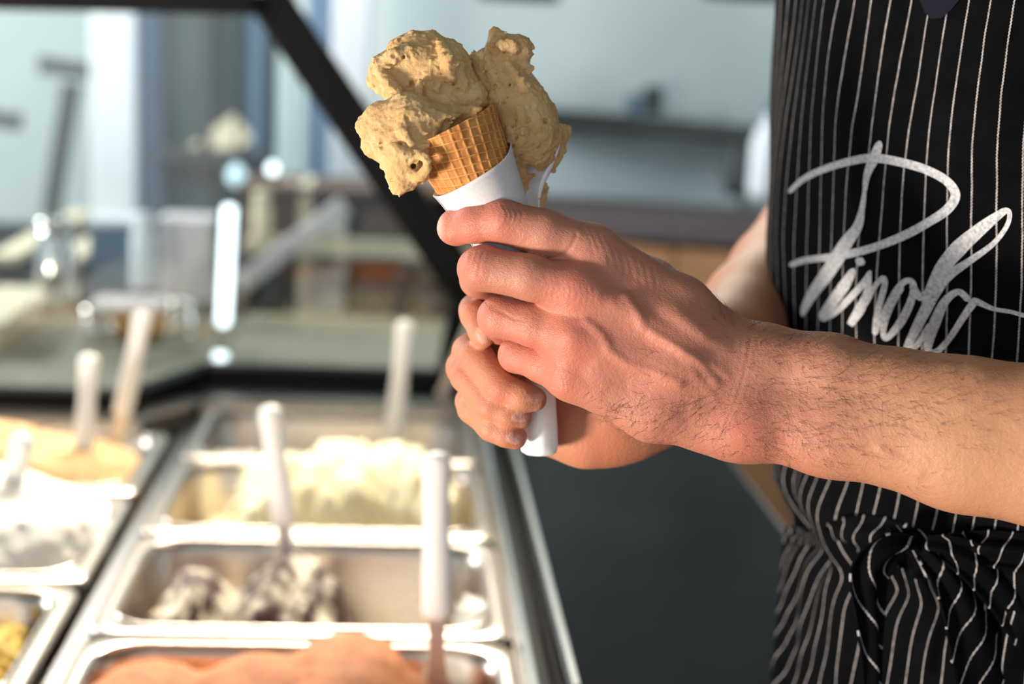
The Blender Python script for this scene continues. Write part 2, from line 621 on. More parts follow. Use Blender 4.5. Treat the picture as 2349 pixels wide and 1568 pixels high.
    M['handle'] = plain('white_plastic', srgb(250, 247, 242), 0.35, var=0.02)
    M['rubber'] = plain('black_gasket', srgb(12, 12, 13), 0.6, spec=0.2)
    M['frame'] = plain('black_frame', srgb(9, 9, 10), 0.5, spec=0.15)
    t = NT('black_counter')
    f = t.noise(7, 5, 0.6); s = t.noise(60, 6, 0.8, stretch=(6, 0.4, 1))
    t.link(t.ramp(f, [(0.3, srgb(12, 13, 16)), (0.7, srgb(19, 20, 23))]), t.p.inputs['Base Color'])
    rr = t.add('ShaderNodeMapRange'); rr.inputs['To Min'].default_value = 0.12; rr.inputs['To Max'].default_value = 0.24
    t.link(s, rr.inputs['Value']); t.link(rr.outputs['Result'], t.p.inputs['Roughness'])
    t.p.inputs['Specular IOR Level'].default_value = 0.03
    M['counter'] = t.m
    # clear glass: a thin sheet that mirrors by its Fresnel reflectance and lets the rest through
    t = NT('clear_glass')
    fr = t.add('ShaderNodeFresnel'); fr.inputs['IOR'].default_value = 1.5
    tr = t.add('ShaderNodeBsdfTransparent'); tr.inputs['Color'].default_value = (0.93, 0.97, 0.97, 1)
    gl = t.add('ShaderNodeBsdfGlossy'); gl.inputs['Roughness'].default_value = 0.02
    mx = t.add('ShaderNodeMixShader')
    t.link(fr.outputs[0], mx.inputs[0]); t.link(tr.outputs[0], mx.inputs[1]); t.link(gl.outputs[0], mx.inputs[2])
    t.link(mx.outputs[0], t.n['Material Output'].inputs['Surface'])
    M['glass'] = t.m
    M['glintglow'] = plain('bright_glint', (0.86, 0.95, 1.0, 1), 0.4, emit=3.2)  # glow standing in for bright highlights behind the glass
    M['wall'] = plain('grey_plaster', srgb(176, 188, 188), 0.9, var=0.03, scale=3)
    M['floor'] = plain('brown_floor', srgb(112, 78, 48), 0.45, var=0.15, scale=6)
    M['wood'] = plain('oak_veneer', srgb(176, 128, 88), 0.55, var=0.12, scale=5)
    M['white_paint'] = plain('white_paint', srgb(232, 234, 240), 0.6, var=0.02)
    M['pale_panel'] = plain('pale_panel', srgb(178, 192, 197), 0.7, var=0.03)
    M['dark_glass'] = plain('dark_window_glass', srgb(58, 76, 78), 0.35, var=0.2, scale=6)
    M['stone_top'] = plain('stone_top', srgb(168, 158, 138), 0.5, var=0.1)
    M['blue_grey'] = plain('blue_grey_paint', srgb(96, 118, 142), 0.6, var=0.08)
    M['dark_grey'] = plain('dark_grey_paint', srgb(58, 62, 62), 0.6, var=0.1)
    M['teal_grey'] = plain('teal_grey_paint', srgb(96, 112, 110), 0.7, var=0.12, scale=8)
    M['cream_paint'] = plain('cream_card', srgb(236, 220, 184), 0.7, var=0.05)
    M['brown_card'] = plain('brown_card', srgb(112, 82, 64), 0.7, var=0.12)
    M['pink_card'] = plain('pale_card', srgb(226, 214, 214), 0.6, var=0.05)
    M['ledge'] = plain('grey_brown_ledge', srgb(92, 80, 80), 0.6, var=0.1)
    M['maroon'] = plain('maroon_card', srgb(96, 58, 54), 0.6, var=0.1)
    M['amber'] = plain('amber_syrup', srgb(196, 140, 48), 0.3, var=0.1)
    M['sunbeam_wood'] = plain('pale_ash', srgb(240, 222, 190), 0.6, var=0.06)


build_materials()
# ================================================================== THE PERSON
def pts(L):
    return [C3(a, b, c) for a, b, c, _ in L], [px2m(r, c) for _, _, c, r in L]


HAND_VOX = 0.0008


def left_arm():
    lo = np.array([-0.047, -0.125, 0.650]); hi = np.array([0.300, 0.078, 0.835])
    P = Field(lo, hi, HAND_VOX)
    # metacarpals, wrist and forearm
    for L in ([(1362, 574, 6, 56), (1560, 706, 10, 66), (1686, 822, 14, 74)],
              [(1330, 668, -3, 58), (1560, 782, 3, 72), (1700, 862, 12, 78)],
              [(1322, 772, -2, 57), (1540, 862, 4, 72), (1690, 915, 12, 80)],
              [(1312, 862, 5, 56), (1500, 932, 8, 74), (1655, 952, 12, 82)]):
        p, r = pts(L); P.chain(p, r, 0.010)
    for L in ([(1700, 834, 14, 76), (1760, 838, 14, 80), (1900, 866, 6, 90), (2060, 908, -4, 97), (2200, 942, -12, 114), (2480, 978, -30, 142)],
              [(1640, 948, 12, 80), (1720, 964, 12, 80), (1900, 992, 4, 90), (2200, 1047, -12, 114), (2480, 1090, -30, 146)],
              [(1720, 900, 14, 74), (2000, 960, 4, 92), (2480, 1035, -24, 160)]):
        p, r = pts(L); P.chain(p, r, 0.014)
    # palm pad and thumb behind
    for L in ([(1350, 690, 24, 62), (1640, 850, 26, 78)], [(1360, 820, 22, 62), (1620, 920, 26, 76)],
              [(1640, 775, 24, 62), (1490, 660, 34, 58), (1380, 590, 42, 46), (1312, 556, 46, 38)]):
        p, r = pts(L); P.chain(p, r, 0.012)
    # webs between the knuckles
    for L in ([(1306, 620, 4, 28), (1370, 640, 2, 44)], [(1272, 704, 4, 24), (1300, 714, 2, 34), (1370, 735, 0, 46)], [(1282, 804, 7, 22), (1305, 812, 4, 32), (1370, 835, 2, 46)]):
        p, r = pts(L); P.chain(p, r, 0.010)
    # styloid process of the ulna, heel of the hand
    P.ell(C3(1700, 985, 2), (0.014, 0.012, 0.013), 0.012)
    # fingers
    G = None
    for L in ([(1362, 574, 5, 56), (1250, 536, 1, 55), (1155, 508, 0, 49), (1090, 512, 5, 44), (1046, 521, 13, 40), (1040, 524, 17, 37)],
              [(1330, 668, -4, 58), (1215, 636, -6, 52), (1108, 615, 0, 51), (1100, 617, 7, 49), (1098, 640, 42, 42), (1150, 660, 62, 38), (1200, 668, 64, 34)],
              [(1322, 774, -1, 56), (1225, 746, 4, 49), (1148, 726, 11, 48), (1143, 728, 17, 46), (1150, 748, 46, 40), (1205, 760, 64, 36)],
              [(1312, 862, 7, 52), (1245, 834, 14, 43), (1188, 812, 24, 41), (1184, 814, 29, 39), (1196, 830, 52, 34), (1250, 838, 62, 31)]):
        g = P.like(); p, r = pts(L); g.chain(p, r, 0.003)
        if G is None: G = g
        else: G.join(g, 0.0002)
    P.join(G, 0.0065)
    V, Q = P.mesh()
    V = relax(V, Q, 2, 0.5)
    V = V[:, :]
    W = toW(V)
    Q = orient(W, Q)
    N = vert_normals(W, Q)
    x, y = projpx(W)
    face = np.clip(-(N @ AF) * 1.6 + 0.15, 0, 1)
    h = np.zeros(len(V))
    def ridge(pl, w, a): return a * np.exp(-(seg_dist(x, y, pl) / w) ** 2)
    # veins
    h += ridge([(1345, 735), (1382, 768), (1398, 805), (1440, 835), (1500, 852), (1560, 880)], 12, 1.15)
    h += ridge([(1438, 680), (1462, 715), (1476, 750), (1530, 782), (1592, 822), (1640, 872)], 13, 1.35)
    h += ridge([(1590, 822), (1630, 835), (1668, 862)], 11, 0.7)
    h += ridge([(1500, 765), (1560, 800), (1600, 870), (1640, 915)], 12, 0.6)
    h += ridge([(1380, 600), (1440, 650), (1520, 705), (1610, 765)], 16, 0.7)
    h += ridge([(2020, 1030), (2070, 1060), (2110, 1085)], 12, 0.8)
    # tendons
    h += ridge([(1375, 680), (1500, 745), (1650, 840)], 20, 0.7)
    h += ridge([(1370, 780), (1500, 830), (1650, 885)], 20, 0.5)
    h += ridge([(1400, 590), (1520, 680), (1660, 800)], 20, 0.6)
    h -= ridge([(1400, 640), (1520, 725), (1620, 800)], 20, 0.6)
    h -= ridge([(1440, 880), (1560, 930), (1600, 960)], 24, 0.5)
    # knuckles
    for kx, ky, a, w in ((1312, 660, 1.5, 42), (1300, 768, 1.5, 40), (1292, 860, 1.2, 36), (1340, 560, 1.0, 40), (1150, 497, 0.9, 34),
                         (1090, 606, 0.5, 30)):
        h += a * np.exp(-(((x - kx) ** 2 + (y - ky) ** 2) / w ** 2))
    h -= 1.6 * np.exp(-(((x - 1790) / 62) ** 2 + ((y - 885) / 34) ** 2))
    h += 0.8 * np.exp(-(((x - 1900) / 80) ** 2 + ((y - 820) / 40) ** 2))
    h -= 0.8 * np.exp(-(((x - 1640) / 30) ** 2 + ((y - 930) / 40) ** 2))
    # wrist creases
    for x0 in (1692, 1708, 1727):
        h -= ridge([(x0 + 14, 775), (x0 + 2, 850), (x0 - 22, 930), (x0 - 50, 985)], 3.4, (0.10, 0.20, 0.07)[(x0 - 1692) // 16 % 3])
    # index knuckle folds
    for dx, a in ((-34, .16), (-25, .2), (-14, .2), (-3, .18), (10, .36), (20, .40), (31, .34), (44, .2)):
        h -= ridge([(1150 + dx - 6, 472), (1150 + dx + 4, 490), (1150 + dx + 2, 508), (1150 + dx - 14, 528)], 3.2, a)
    for dx in (-14, 2, 14, 26):
        h -= ridge([(1078 + dx + 5, 578), (1078 + dx - 2, 602), (1078 + dx - 8, 630)], 3.2, .22)
    for i in range(8):
        h -= ridge([(1112 + i * 6, 690 + i * 3.0), (1124 + i * 8, 706 + i * 4), (1150 + i * 8, 716 + i * 3)], 2.6, .10)
    # MCP skin wrinkles
    for i in range(9):
        x0 = 1255 + i * 13
        h -= ridge([(x0, 640 + i * 2.5), (x0 + 5, 658 + i * 2.5), (x0 + 1, 680 + i * 2.5)], 3.0, .14)
        h -= ridge([(1335 + i * 20, 520 + i * 11), (1352 + i * 19, 548 + i * 12), (1362 + i * 18, 585 + i * 11)], 4.5, .16)
        h -= ridge([(1240 + i * 10, 838 + i * 4), (1247 + i * 10, 858 + i * 4), (1246 + i * 10, 880 + i * 3)], 2.8, .14)
    # deep fold from the index / middle web
    h -= ridge([(1235, 592), (1268, 594), (1296, 582), (1314, 560), (1322, 540)], 4.5, 0.55)
    h += fbm(np.stack([x / 34, y / 34, V[:, 2] * 80], -1), 3) * 0.14
    W = W + N * (h * face / 1000.0)[:, None]
    # tone
    base = np.array(srgb(183, 125, 102)[:3]); red = np.array(srgb(196, 116, 96)[:3]); yel = np.array(srgb(192, 140, 104)[:3])
    r = np.zeros(len(V))
    for kx, ky, w, a in ((1300, 660, 70, .8), (1290, 780, 70, .9), (1270, 862, 80, .9), (1130, 505, 70, .8), (1070, 620, 50, .8), (1130, 730, 60, .7),
                         (1170, 810, 60, .7), (1040, 520, 60, .8), (1700, 990, 70, .8), (1850, 1010, 90, .3), (1420, 690, 120, .3), (1500, 880, 160, .4)):
        r += a * np.exp(-((x - kx) ** 2 + (y - ky) ** 2) / w ** 2)
    r = np.clip(r, 0, 1)[:, None]
    f = np.clip((x - 1750) / 400, 0, 1)[:, None]
    tone = base * (1 - f) + yel * f
    tone = tone * (1 - r) + red * r
    # index fingernail, seen from its edge
    tip = C3(1026, 520, 24)
    nail = np.exp(-((x - 1006) / 10) ** 2 - ((y - 520) / 34) ** 2) * (x < 1022)
    tone = tone * (1 - 0.7 * nail[:, None]) + np.array(srgb(232, 190, 176)[:3]) * 0.7 * nail[:, None]
    for mx, my in ((1843, 842), (2209, 869)):
        m = np.exp(-((x - mx) ** 2 + (y - my) ** 2) / 9.0)[:, None]
        tone = tone * (1 - m) + np.array(srgb(120, 50, 44)[:3]) * m
    return W, Q, tone, (x, y, face, N)


def right_arm():
    lo = np.array([-0.045, -0.088, 0.735]); hi = np.array([0.360, 0.215, 1.215])
    P = Field(lo, hi, 0.0014)
    # palm, heel and forearm
    for L in ([(1120, 838, 92, 46), (1260, 900, 96, 66), (1400, 945, 92, 100)],
              [(1110, 900, 90, 44), (1260, 950, 92, 66), (1390, 960, 92, 98)],
              [(1130, 770, 92, 46), (1270, 850, 98, 60), (1420, 920, 96, 100)],
              [(1250, 990, 84, 52), (1340, 1000, 84, 64), (1430, 960, 92, 96)],
              [(1400, 940, 92, 112), (1490, 915, 98, 108), (1660, 810, 185, 116), (1740, 712, 255, 124), (1800, 640, 310, 128), (1900, 500, 390, 132), (1980, 385, 430, 134)]):
        p, r = pts(L); P.chain(p, r, 0.010)
    # thumb running up behind the handle
    p, r = pts([(1330, 900, 84, 50), (1262, 800, 80, 42), (1250, 720, 76, 36)]); P.chain(p, r, 0.006)
    G = None
    for L in ([(1140, 760, 92, 42), (1092, 712, 64, 38), (1090, 722, 52, 34), (1106, 762, 44, 30), (1110, 770, 43, 27)],
              [(1120, 838, 90, 42), (1078, 806, 66, 40), (1092, 820, 52, 40), (1148, 888, 36, 37), (1196, 908, 34, 34), (1226, 915, 36, 29)],
              [(1110, 890, 90, 42), (1062, 842, 70, 38), (1072, 862, 54, 38), (1126, 930, 40, 34), (1165, 948, 38, 31), (1194, 957, 40, 27)],
              [(1120, 940, 90, 38), (1082, 920, 74, 36), (1086, 935, 56, 36), (1128, 978, 44, 33), (1160, 993, 42, 31), (1182, 1003, 44, 28)]):
        g = P.like(); p, r = pts(L); g.chain(p, r, 0.003)
        if G is None: G = g
        else: G.join(g, 0.0011)
    P.join(G, 0.006)
    V, Q = P.mesh()
    V = relax(V, Q, 2, 0.5)
    W = toW(V); Q = orient(W, Q); N = vert_normals(W, Q); x, y = projpx(W)
    base = np.array(srgb(196, 134, 100)[:3]); red = np.array(srgb(200, 114, 88)[:3])  # base made more orange, carrying warm bounce light
    r = np.zeros(len(V))
    for kx, ky, w, a in ((1150, 900, 40, .6), (1050, 840, 40, .7), (1100, 700, 50, .5), (1180, 1000, 40, .6), (1120, 930, 40, .4), (1380, 1020, 90, .5)):
        r += a * np.exp(-((x - kx) ** 2 + (y - ky) ** 2) / w ** 2)
    r = np.clip(r, 0, 1)[:, None]
    tone = base * (1 - r) + red * r
    front = (V[:, 2] < 0.790)
    off = np.zeros(len(V))
    for cx_, cy_, a_, b_, ang in ((1229, 912, 19, 11, -0.15), (1191, 957, 19, 11, 0.05), (1180, 1006, 19, 12, 0.25), (1106, 767, 13, 22, -0.25)):
        dx, dy = x - cx_, y - cy_
        u = (dx * math.cos(ang) + dy * math.sin(ang)) / a_; v = (-dx * math.sin(ang) + dy * math.cos(ang)) / b_
        q = (np.abs(u) ** 3 + np.abs(v) ** 3)
        m = (1 / (1 + np.exp((q - 1) * 9))) * front
        tone = tone * (1 - 0.75 * m[:, None]) + np.array(srgb(222, 172, 156)[:3]) * 0.75 * m[:, None]
        off += -0.35 * np.exp(-((q - 1.15) / 0.25) ** 2) * front + 0.15 * m
    W = W + N * (off / 1000.0)[:, None]
    return W, Q, tone


# torso frame: where he stands and which way he faces
BC = W3(2388, 760, 165)
BC = np.array([BC[0], BC[1], 0.0])
_w = np.array([BC[0], BC[1], 0.0]); _w /= np.linalg.norm(_w)
_left = np.array([-_w[1], _w[0], 0.0])
PHI = math.radians(28)
E_FRONT = -_w * math.cos(PHI) + _left * math.sin(PHI)
E_SIDE = np.cross(E_FRONT, (0, 0, 1.0)); E_SIDE /= np.linalg.norm(E_SIDE)     # towards his right hand
if E_SIDE @ _left < 0: E_SIDE = -E_SIDE
# half widths and half depths of the trunk by height
_zz = np.array([0.80, 0.95, 1.05, 1.10, 1.17, 1.24, 1.30, 1.38, 1.50, 1.58])
_aa = np.array([0.165, 0.165, 0.155, 0.150, 0.160, 0.174, 0.174, 0.166, 0.156, 0.145])
_bb = np.array([0.115, 0.115, 0.108, 0.105, 0.106, 0.109, 0.111, 0.115, 0.112, 0.095])


SLIDE = 0.11


def trunk(th, z, grow=0.0):
    a = np.interp(z, _zz, _aa) + grow; b = np.interp(z, _zz, _bb) + grow
    lean = (z - 1.15) * -0.02
    slide = SLIDE * (z - 1.19)
    P = np.multiply.outer(slide, _left) + BC + np.multiply.outer(a * np.sin(th), E_SIDE) + np.multiply.outer(b * np.cos(th), E_FRONT) + np.multiply.outer(lean, E_FRONT)
    P[..., 2] = z
    return P


def person():
    W1, Q1, T1, info = left_arm()
    W2, Q2, T2 = right_arm()
    # trunk, shoulders, upper arms, neck and legs, coarser: covered by clothes
    lo = np.array([-0.12, 0.25, -0.02]); hi = np.array([1.05, 1.45, 1.72])
    T = Field(lo, hi, 0.008)
    c = lambda s, f, z: BC + E_SIDE * s + E_FRONT * f + np.array([0, 0, z]) + _left * SLIDE * max(-.15, (z - 1.19))
    T.cap(c(-.055, -.008, .98), c(-.06, -.01, 1.40), .086, .092, .05)
    T.cap(c(.055, -.008, .98), c(.06, -.01, 1.40), .086, .092, .05)
    T.cap(c(0, -.02, 1.40), c(0, -.03, 1.62), .06, .055, .04)
    sl, sr = c(-.185, -.03, 1.43), c(.135, -.13, 1.43)
    el, er = W3(2560, 1045, -30), W3(2000, 355, 440)
    T.cap(c(-.1, -.02, 1.44), sl, .06, .058, .04); T.cap(c(.1, -.02, 1.44), sr, .06, .058, .04)
    T.cap(sl, el, .055, .045, .03); T.cap(sr, er, .055, .042, .03)
    T.cap(el, W3(2440, 1030, -27), .042, .034, .02)
    for s in (-1, 1):
        T.cap(c(.075 * s, -.02, .93), c(.10 * s, -.01, .50), .072, .060, .05)
        T.cap(c(.10 * s, -.01, .50), c(.10 * s, -.02, .09), .058, .038, .03)
        T.cap(c(.10 * s, -.02, .05), c(.11 * s, .13, .035), .035, .03, .03)
    V3, Q3 = T.mesh()
    V3 = relax(V3, Q3, 2); Q3 = orient(V3, Q3)
    tone3 = np.tile(np.array(srgb(203, 148, 113)[:3]), (len(V3), 1))
    V = np.concatenate([W1, W2, V3]); Q = np.concatenate([Q1, Q2 + len(W1), Q3 + len(W1) + len(W2)])
    o = fast_mesh('person', V, Q, M['skin'])
    set_color(o, 'tone', np.concatenate([T1, T2, tone3]))
    tag(o, 'person in a black pinstriped apron holding a gelato cone and a spatula', 'person')
    return o, (W1, Q1, info)


def arm_hair(parent, W1, Q1, info):
    x, y, face, N = info
    dens = np.zeros(len(x))
    for kx, ky, sx, sy, a in ((1600, 950, 150, 50, 1.0), (1440, 930, 90, 35, .6), (1900, 880, 170, 100, .75), (1850, 1000, 160, 50, .8), (1780, 790, 110, 30, .6),
                              (2100, 940, 200, 120, .45), (1650, 730, 60, 25, .5), (2000, 830, 150, 20, .8), (1560, 860, 90, 50, .25)):
        dens += a * np.exp(-((x - kx) / sx) ** 2 - ((y - ky) / sy) ** 2)
    dens *= (face > 0.02) * (x < 2380)
    p = dens / dens.sum()
    n = 1000
    ids = RNG.choice(len(x), n, p=p)
    VV, FF = [], []
    for i in ids:
        P0 = W1[i]; nn = N[i]
        # strands lie along the arm, sweeping towards the little-finger side
        ang = RNG.normal(0.55, 0.45) if y[i] > 880 else RNG.normal(0.25, 0.5)
        if y[i] < 800: ang = RNG.normal(-0.35, 0.4)
        d = AR * -math.cos(ang) * 1.0 - AU * math.sin(ang)
        if x[i] > 1700: d = AR * math.cos(ang) - AU * math.sin(ang) * 0.8
        d = d - nn * (d @ nn); d /= np.linalg.norm(d)
        b = np.cross(nn, d)
        L = RNG.uniform(0.005, 0.013); cur = RNG.normal(0, 0.55); lift = RNG.uniform(0.10, 0.28)
        r0 = RNG.uniform(0.00005, 0.00009)
        k = len(VV); S = 6
        for s in range(S):
            t = s / (S - 1)
            c = P0 + d * L * t + b * L * cur * t * t + nn * (L * lift * math.sin(min(1, t * 1.25) * math.pi * 0.8) + 0.0001)
            r = r0 * (1 - 0.85 * t)
            for q in range(3):
                a = q * 2.0944
                VV.append(c + (nn * math.cos(a) + b * math.sin(a)) * r)
        for s in range(S - 1):
            for q in range(3):
                a0, a1 = k + s * 3 + q, k + s * 3 + (q + 1) % 3
                FF.append((a0, a1, a1 + 3, a0 + 3))
    o = mesh_obj('arm_hair', VV, FF, M['arm_hair'], parent)
    tag(o, 'fine dark hairs on the forearm and wrist', kind='stuff')


def grid_mesh(name, P, UV, mat, parent, thick=0.0):
    nu, nv = P.shape[:2]
    idx = np.arange(nu * nv).reshape(nu, nv)
    F = np.stack([idx[:-1, :-1], idx[1:, :-1], idx[1:, 1:], idx[:-1, 1:]], -1).reshape(-1, 4)
    o = mesh_obj(name, P.reshape(-1, 3), F, mat, parent, True, UV.reshape(-1, 2))
    if thick:
        m = o.modifiers.new('cloth', 'SOLIDIFY'); m.thickness = thick; m.offset = 0
    return o


WAIST = 1.098       # height of the apron strings


def clothes(per):
    c = lambda s, f, z: BC + E_SIDE * s + E_FRONT * f + np.array([0, 0, z]) + _left * SLIDE * max(-.15, (z - 1.19))
    # shirt under the apron
    T = Field(np.array([-0.12, 0.25, 0.9]), np.array([1.05, 1.45, 1.62]), 0.007)
    T.cap(c(-.055, -.010, 1.0), c(-.06, -.012, 1.40), .091, .098, .05)
    T.cap(c(.055, -.010, 1.0), c(.06, -.012, 1.40), .091, .098, .05)
    sl, sr = c(-.185, -.03, 1.43), c(.135, -.13, 1.43)
    el, er = W3(2560, 1045, -30), W3(2000, 355, 440)
    T.cap(c(-.1, -.02, 1.44), sl, .066, .064, .04); T.cap(c(.1, -.02, 1.44), sr, .066, .064, .04)
    T.cap(sl, sl + (el - sl) * .55, .066, .066, .03); T.cap(sr, sr + (er - sr) * .5, .066, .064, .03)
    V, Q = T.mesh(); V = relax(V, Q, 2)
    V += vert_normals(V, Q) * (fbm(V * 14, 3) * 0.003)[:, None]
    fast_mesh('shirt', V, Q, M['navy_cloth'], per)
    # trousers and shoes
    T = Field(np.array([-0.12, 0.25, 0.02]), np.array([1.05, 1.45, 1.10]), 0.010)
    for s in (-1, 1):
        T.cap(c(.070 * s, -.02, .96), c(.10 * s, -.01, .50), .084, .074, .03)
        T.cap(c(.10 * s, -.01, .50), c(.10 * s, -.02, .10), .074, .062, .02)
    V, Q = T.mesh(); V = relax(V, Q, 2)
    fast_mesh('trousers', V, Q, M['black_cloth'], per)
    for s in (-1, 1):
        T = Field(c(.10 * s, .05, .05) - 0.25, c(.10 * s, .05, .05) + 0.25, 0.008)
        T.cap(c(.10 * s, -.04, .045), c(.115 * s, .16, .040), .045, .042, .03)
        T.f = np.maximum(T.f, -(T.ax[2][None, None, :] - 0.003))
        V, Q = T.mesh()
        fast_mesh('shoe', V, Q, M['rubber'], per)

    # ---------------- apron bib and skirt, one sheet gathered at the waist
    def sheet(th, z):
        """th, z arrays -> points; folds, blousing above the string, flare below"""
        g = 0.014 + 0 * z
        up = np.clip((z - WAIST) / 0.06, 0, 1); dn = np.clip((WAIST - z) / 0.12, 0, 1)
        g = g + 0.013 * np.exp(-((z - WAIST - 0.040) / 0.022) ** 2) * (0.5 + 0.5 * np.cos((th - 0.55) * 2.2))
        g = g - 0.006 * np.exp(-((z - WAIST) / 0.012) ** 2)
        g = g + 0.009 * dn * (0.6 + 0.4 * np.sin(th * 5 + 1.0))
        folds = np.sin(th * 9 + z * 16 + 1.6 * np.sin(z * 9)) * 0.0022 + np.sin(th * 17 - z * 22) * 0.0009
        near = np.exp(-np.abs(z - WAIST) / 0.05)
        folds = folds * (0.7 + 1.6 * near) + near * 0.0020 * np.sin(th * 31 + 3 * np.sin(z * 40))
        # drag lines up towards the neck strap
        folds = folds + 0.0030 * np.exp(-((th - 0.15 - (z - 1.25) * 1.1) / 0.09) ** 2) * np.clip((z - 1.16) / .1, 0, 1)
        folds = folds - 0.0026 * np.exp(-((th + 0.12 - (z - 1.25) * 0.8) / 0.08) ** 2) * np.clip((z - 1.16) / .1, 0, 1)
        g = g + folds
        return trunk(th, z, g)
    ths = np.linspace(-1.75, 1.75, 300)
    zs = np.concatenate([np.linspace(1.545, 1.16, 150), np.linspace(1.158, 1.02, 130), np.linspace(1.015, 0.62, 60)])
    TH, Z = np.meshgrid(ths, zs, indexing='ij')
    # the bib narrows to the neck strap above the armpits
    lim = np.interp(zs, [0.62, 1.28, 1.36, 1.46, 1.545], [1.75, 1.66, 1.52, 0.95, 0.75])
    TH = TH / 1.75 * lim[None, :]
    # the right-hand strap follows the collar: leave a V at the throat
    P = sheet(TH, Z)
    U = TH * 0.150
    # threads are dragged sideways as they climb to the strap, and slant under the string
    U = U + 0.040 * np.clip(Z - 1.20, 0, 1) ** 1.2 * 3.0 + 0.0035 * np.sin(Z * 17 + TH * 2.0)
    dn = np.clip(WAIST - Z, 0, 1)
    U = U + np.where(TH > 0.35, 1, 0) * (np.clip(TH - 0.35, 0, 1) * dn * -0.7) + 0.004 * np.exp(-((Z - WAIST - .02) / .02) ** 2) * np.sin(TH * 12)
    ap = grid_mesh('apron', P, np.stack([U, Z], -1), M['stripe'], per, 0.0012)
    tag(ap, 'black apron with thin white pinstripes')
    # collar opening
    BV = BVHTree.FromPolygons([tuple(v) for v in P.reshape(-1, 3)],
                              [tuple(f) for f in np.stack([np.arange(300 * 340).reshape(300, 340)[:-1, :-1], np.arange(300 * 340).reshape(300, 340)[1:, :-1],
                                                            np.arange(300 * 340).reshape(300, 340)[1:, 1:], np.arange(300 * 340).reshape(300, 340)[:-1, 1:]], -1).reshape(-1, 4).tolist()])

    def hit(px, py, off=0.0012):
        r = ray(px, py); r = Vector(r).normalized()
        h = BV.ray_cast(Vector(CAM), r)
        if h[0] is None: return None, None
        n = h[1] if h[1].dot(r) < 0 else -h[1]
        return np.array(h[0] + n * off), np.array(n)

    def decal(name, poly, mat, off=0.0014):
        """flat patch of cloth lying on the bib, outline given on the photograph, fan of strips"""
        VV, FF = [], []
        top = poly
        cxm, cym = np.mean([p[0] for p in top]), np.mean([p[1] for p in top])
        R = 6
        for r in range(R + 1):
            for (px, py) in top:
                q, _ = hit(cxm + (px - cxm) * r / R, cym + (py - cym) * r / R, off)
                VV.append(q if q is not None else np.array([0, 0, 0]))
        n = len(top)
        for r in range(R):
            for j in range(n):
                k = (j + 1) % n
                FF.append((r * n + j, r * n + k, (r + 1) * n + k, (r + 1) * n + j))
        return mesh_obj(name, VV, FF, mat, ap)

    # ---------------- painted lettering: brush strokes of changing width
    def brush(strokes):
        VV, FF = [], []
        for st in strokes:
            P_ = np.array([s[:2] for s in st], float); Wd = np.array([s[2] for s in st], float)
            # Catmull-Rom
            Q_, Wq = [], []
            for i in range(len(P_) - 1):
                p0, p1, p2, p3 = P_[max(i - 1, 0)], P_[i], P_[i + 1], P_[min(i + 2, len(P_) - 1)]
                nseg = max(4, int(np.linalg.norm(p2 - p1) / 7))
                for t in np.linspace(0, 1, nseg, endpoint=(i == len(P_) - 2)):
                    Q_.append(0.5 * ((2 * p1) + (-p0 + p2) * t + (2 * p0 - 5 * p1 + 4 * p2 - p3) * t * t + (-p0 + 3 * p1 - 3 * p2 + p3) * t ** 3))
                    Wq.append(Wd[i] * (1 - t) + Wd[i + 1] * t)
            Q_ = np.array(Q_); Wq = np.array(Wq)
            T_ = np.gradient(Q_, axis=0); T_ /= np.linalg.norm(T_, axis=1, keepdims=True) + 1e-9
            Nn = np.stack([-T_[:, 1], T_[:, 0]], 1)
            # round ends
            head = [(Q_[0] - T_[0] * Wq[0] * 0.45, Wq[0] * 0.35)]; tail = [(Q_[-1] + T_[-1] * Wq[-1] * 0.45, Wq[-1] * 0.35)]
            Q_ = np.concatenate([[head[0][0]], Q_, [tail[0][0]]]); Wq = np.concatenate([[head[0][1]], Wq, [tail[0][1]]]); Nn = np.concatenate([[Nn[0]], Nn, [Nn[-1]]])
            k = len(VV); m = 5; rows = 0
            for q, w, nn in zip(Q_, Wq, Nn):
                row = []
                for s in np.linspace(-0.5, 0.5, m):
                    h, _ = hit(*(q + nn * w * s))
                    row.append(h)
                if any(r is None for r in row): continue
                VV.extend(row); rows += 1
            for a in range(rows - 1):
                for b in range(m - 1):
                    i = k + a * m + b
                    FF.append((i, i + 1, i + 1 + m, i + m))
        return VV, FF
    S = []
    # P: arch, stem and foot, cross stroke
    S.append([(1816, 438, 10), (1850, 408, 14), (1900, 385, 16), (1960, 368, 18), (2010, 362, 20), (2070, 372, 20), (2130, 390, 20), (2175, 415, 20), (2194, 447, 22), (2175, 480, 22),
              (2130, 510, 20), (2075, 540, 20), (2010, 566, 18), (1950, 582, 18), (1900, 590, 16), (1850, 596, 15), (1820, 606, 13)])
    S.append([(2020, 330, 16), (2008, 362, 26), (1992, 400, 16), (1986, 440, 9), (1980, 480, 13), (1970, 520, 22), (1945, 556, 30), (1925, 590, 34), (1895, 635, 32), (1868, 672, 26), (1850, 705, 18), (1845, 722, 8)])
    # i, dot
    S.append([(1960, 622, 16), (1940, 655, 26), (1915, 690, 26), (1893, 722, 22), (1898, 728, 14), (1925, 712, 14), (1958, 678, 16), (1985, 648, 16), (1998, 624, 10)])
    S.append([(1974, 598, 18), (1978, 600, 20)])
    # n
    S.append([(1998, 626, 8), (1992, 670, 16), (1975, 710, 24), (1955, 742, 16), (1958, 738, 10), (1990, 695, 10), (2010, 655, 12), (2028, 637, 12), (2032, 650, 14), (2022, 690, 14), (2012, 730, 13), (2010, 762, 13)])
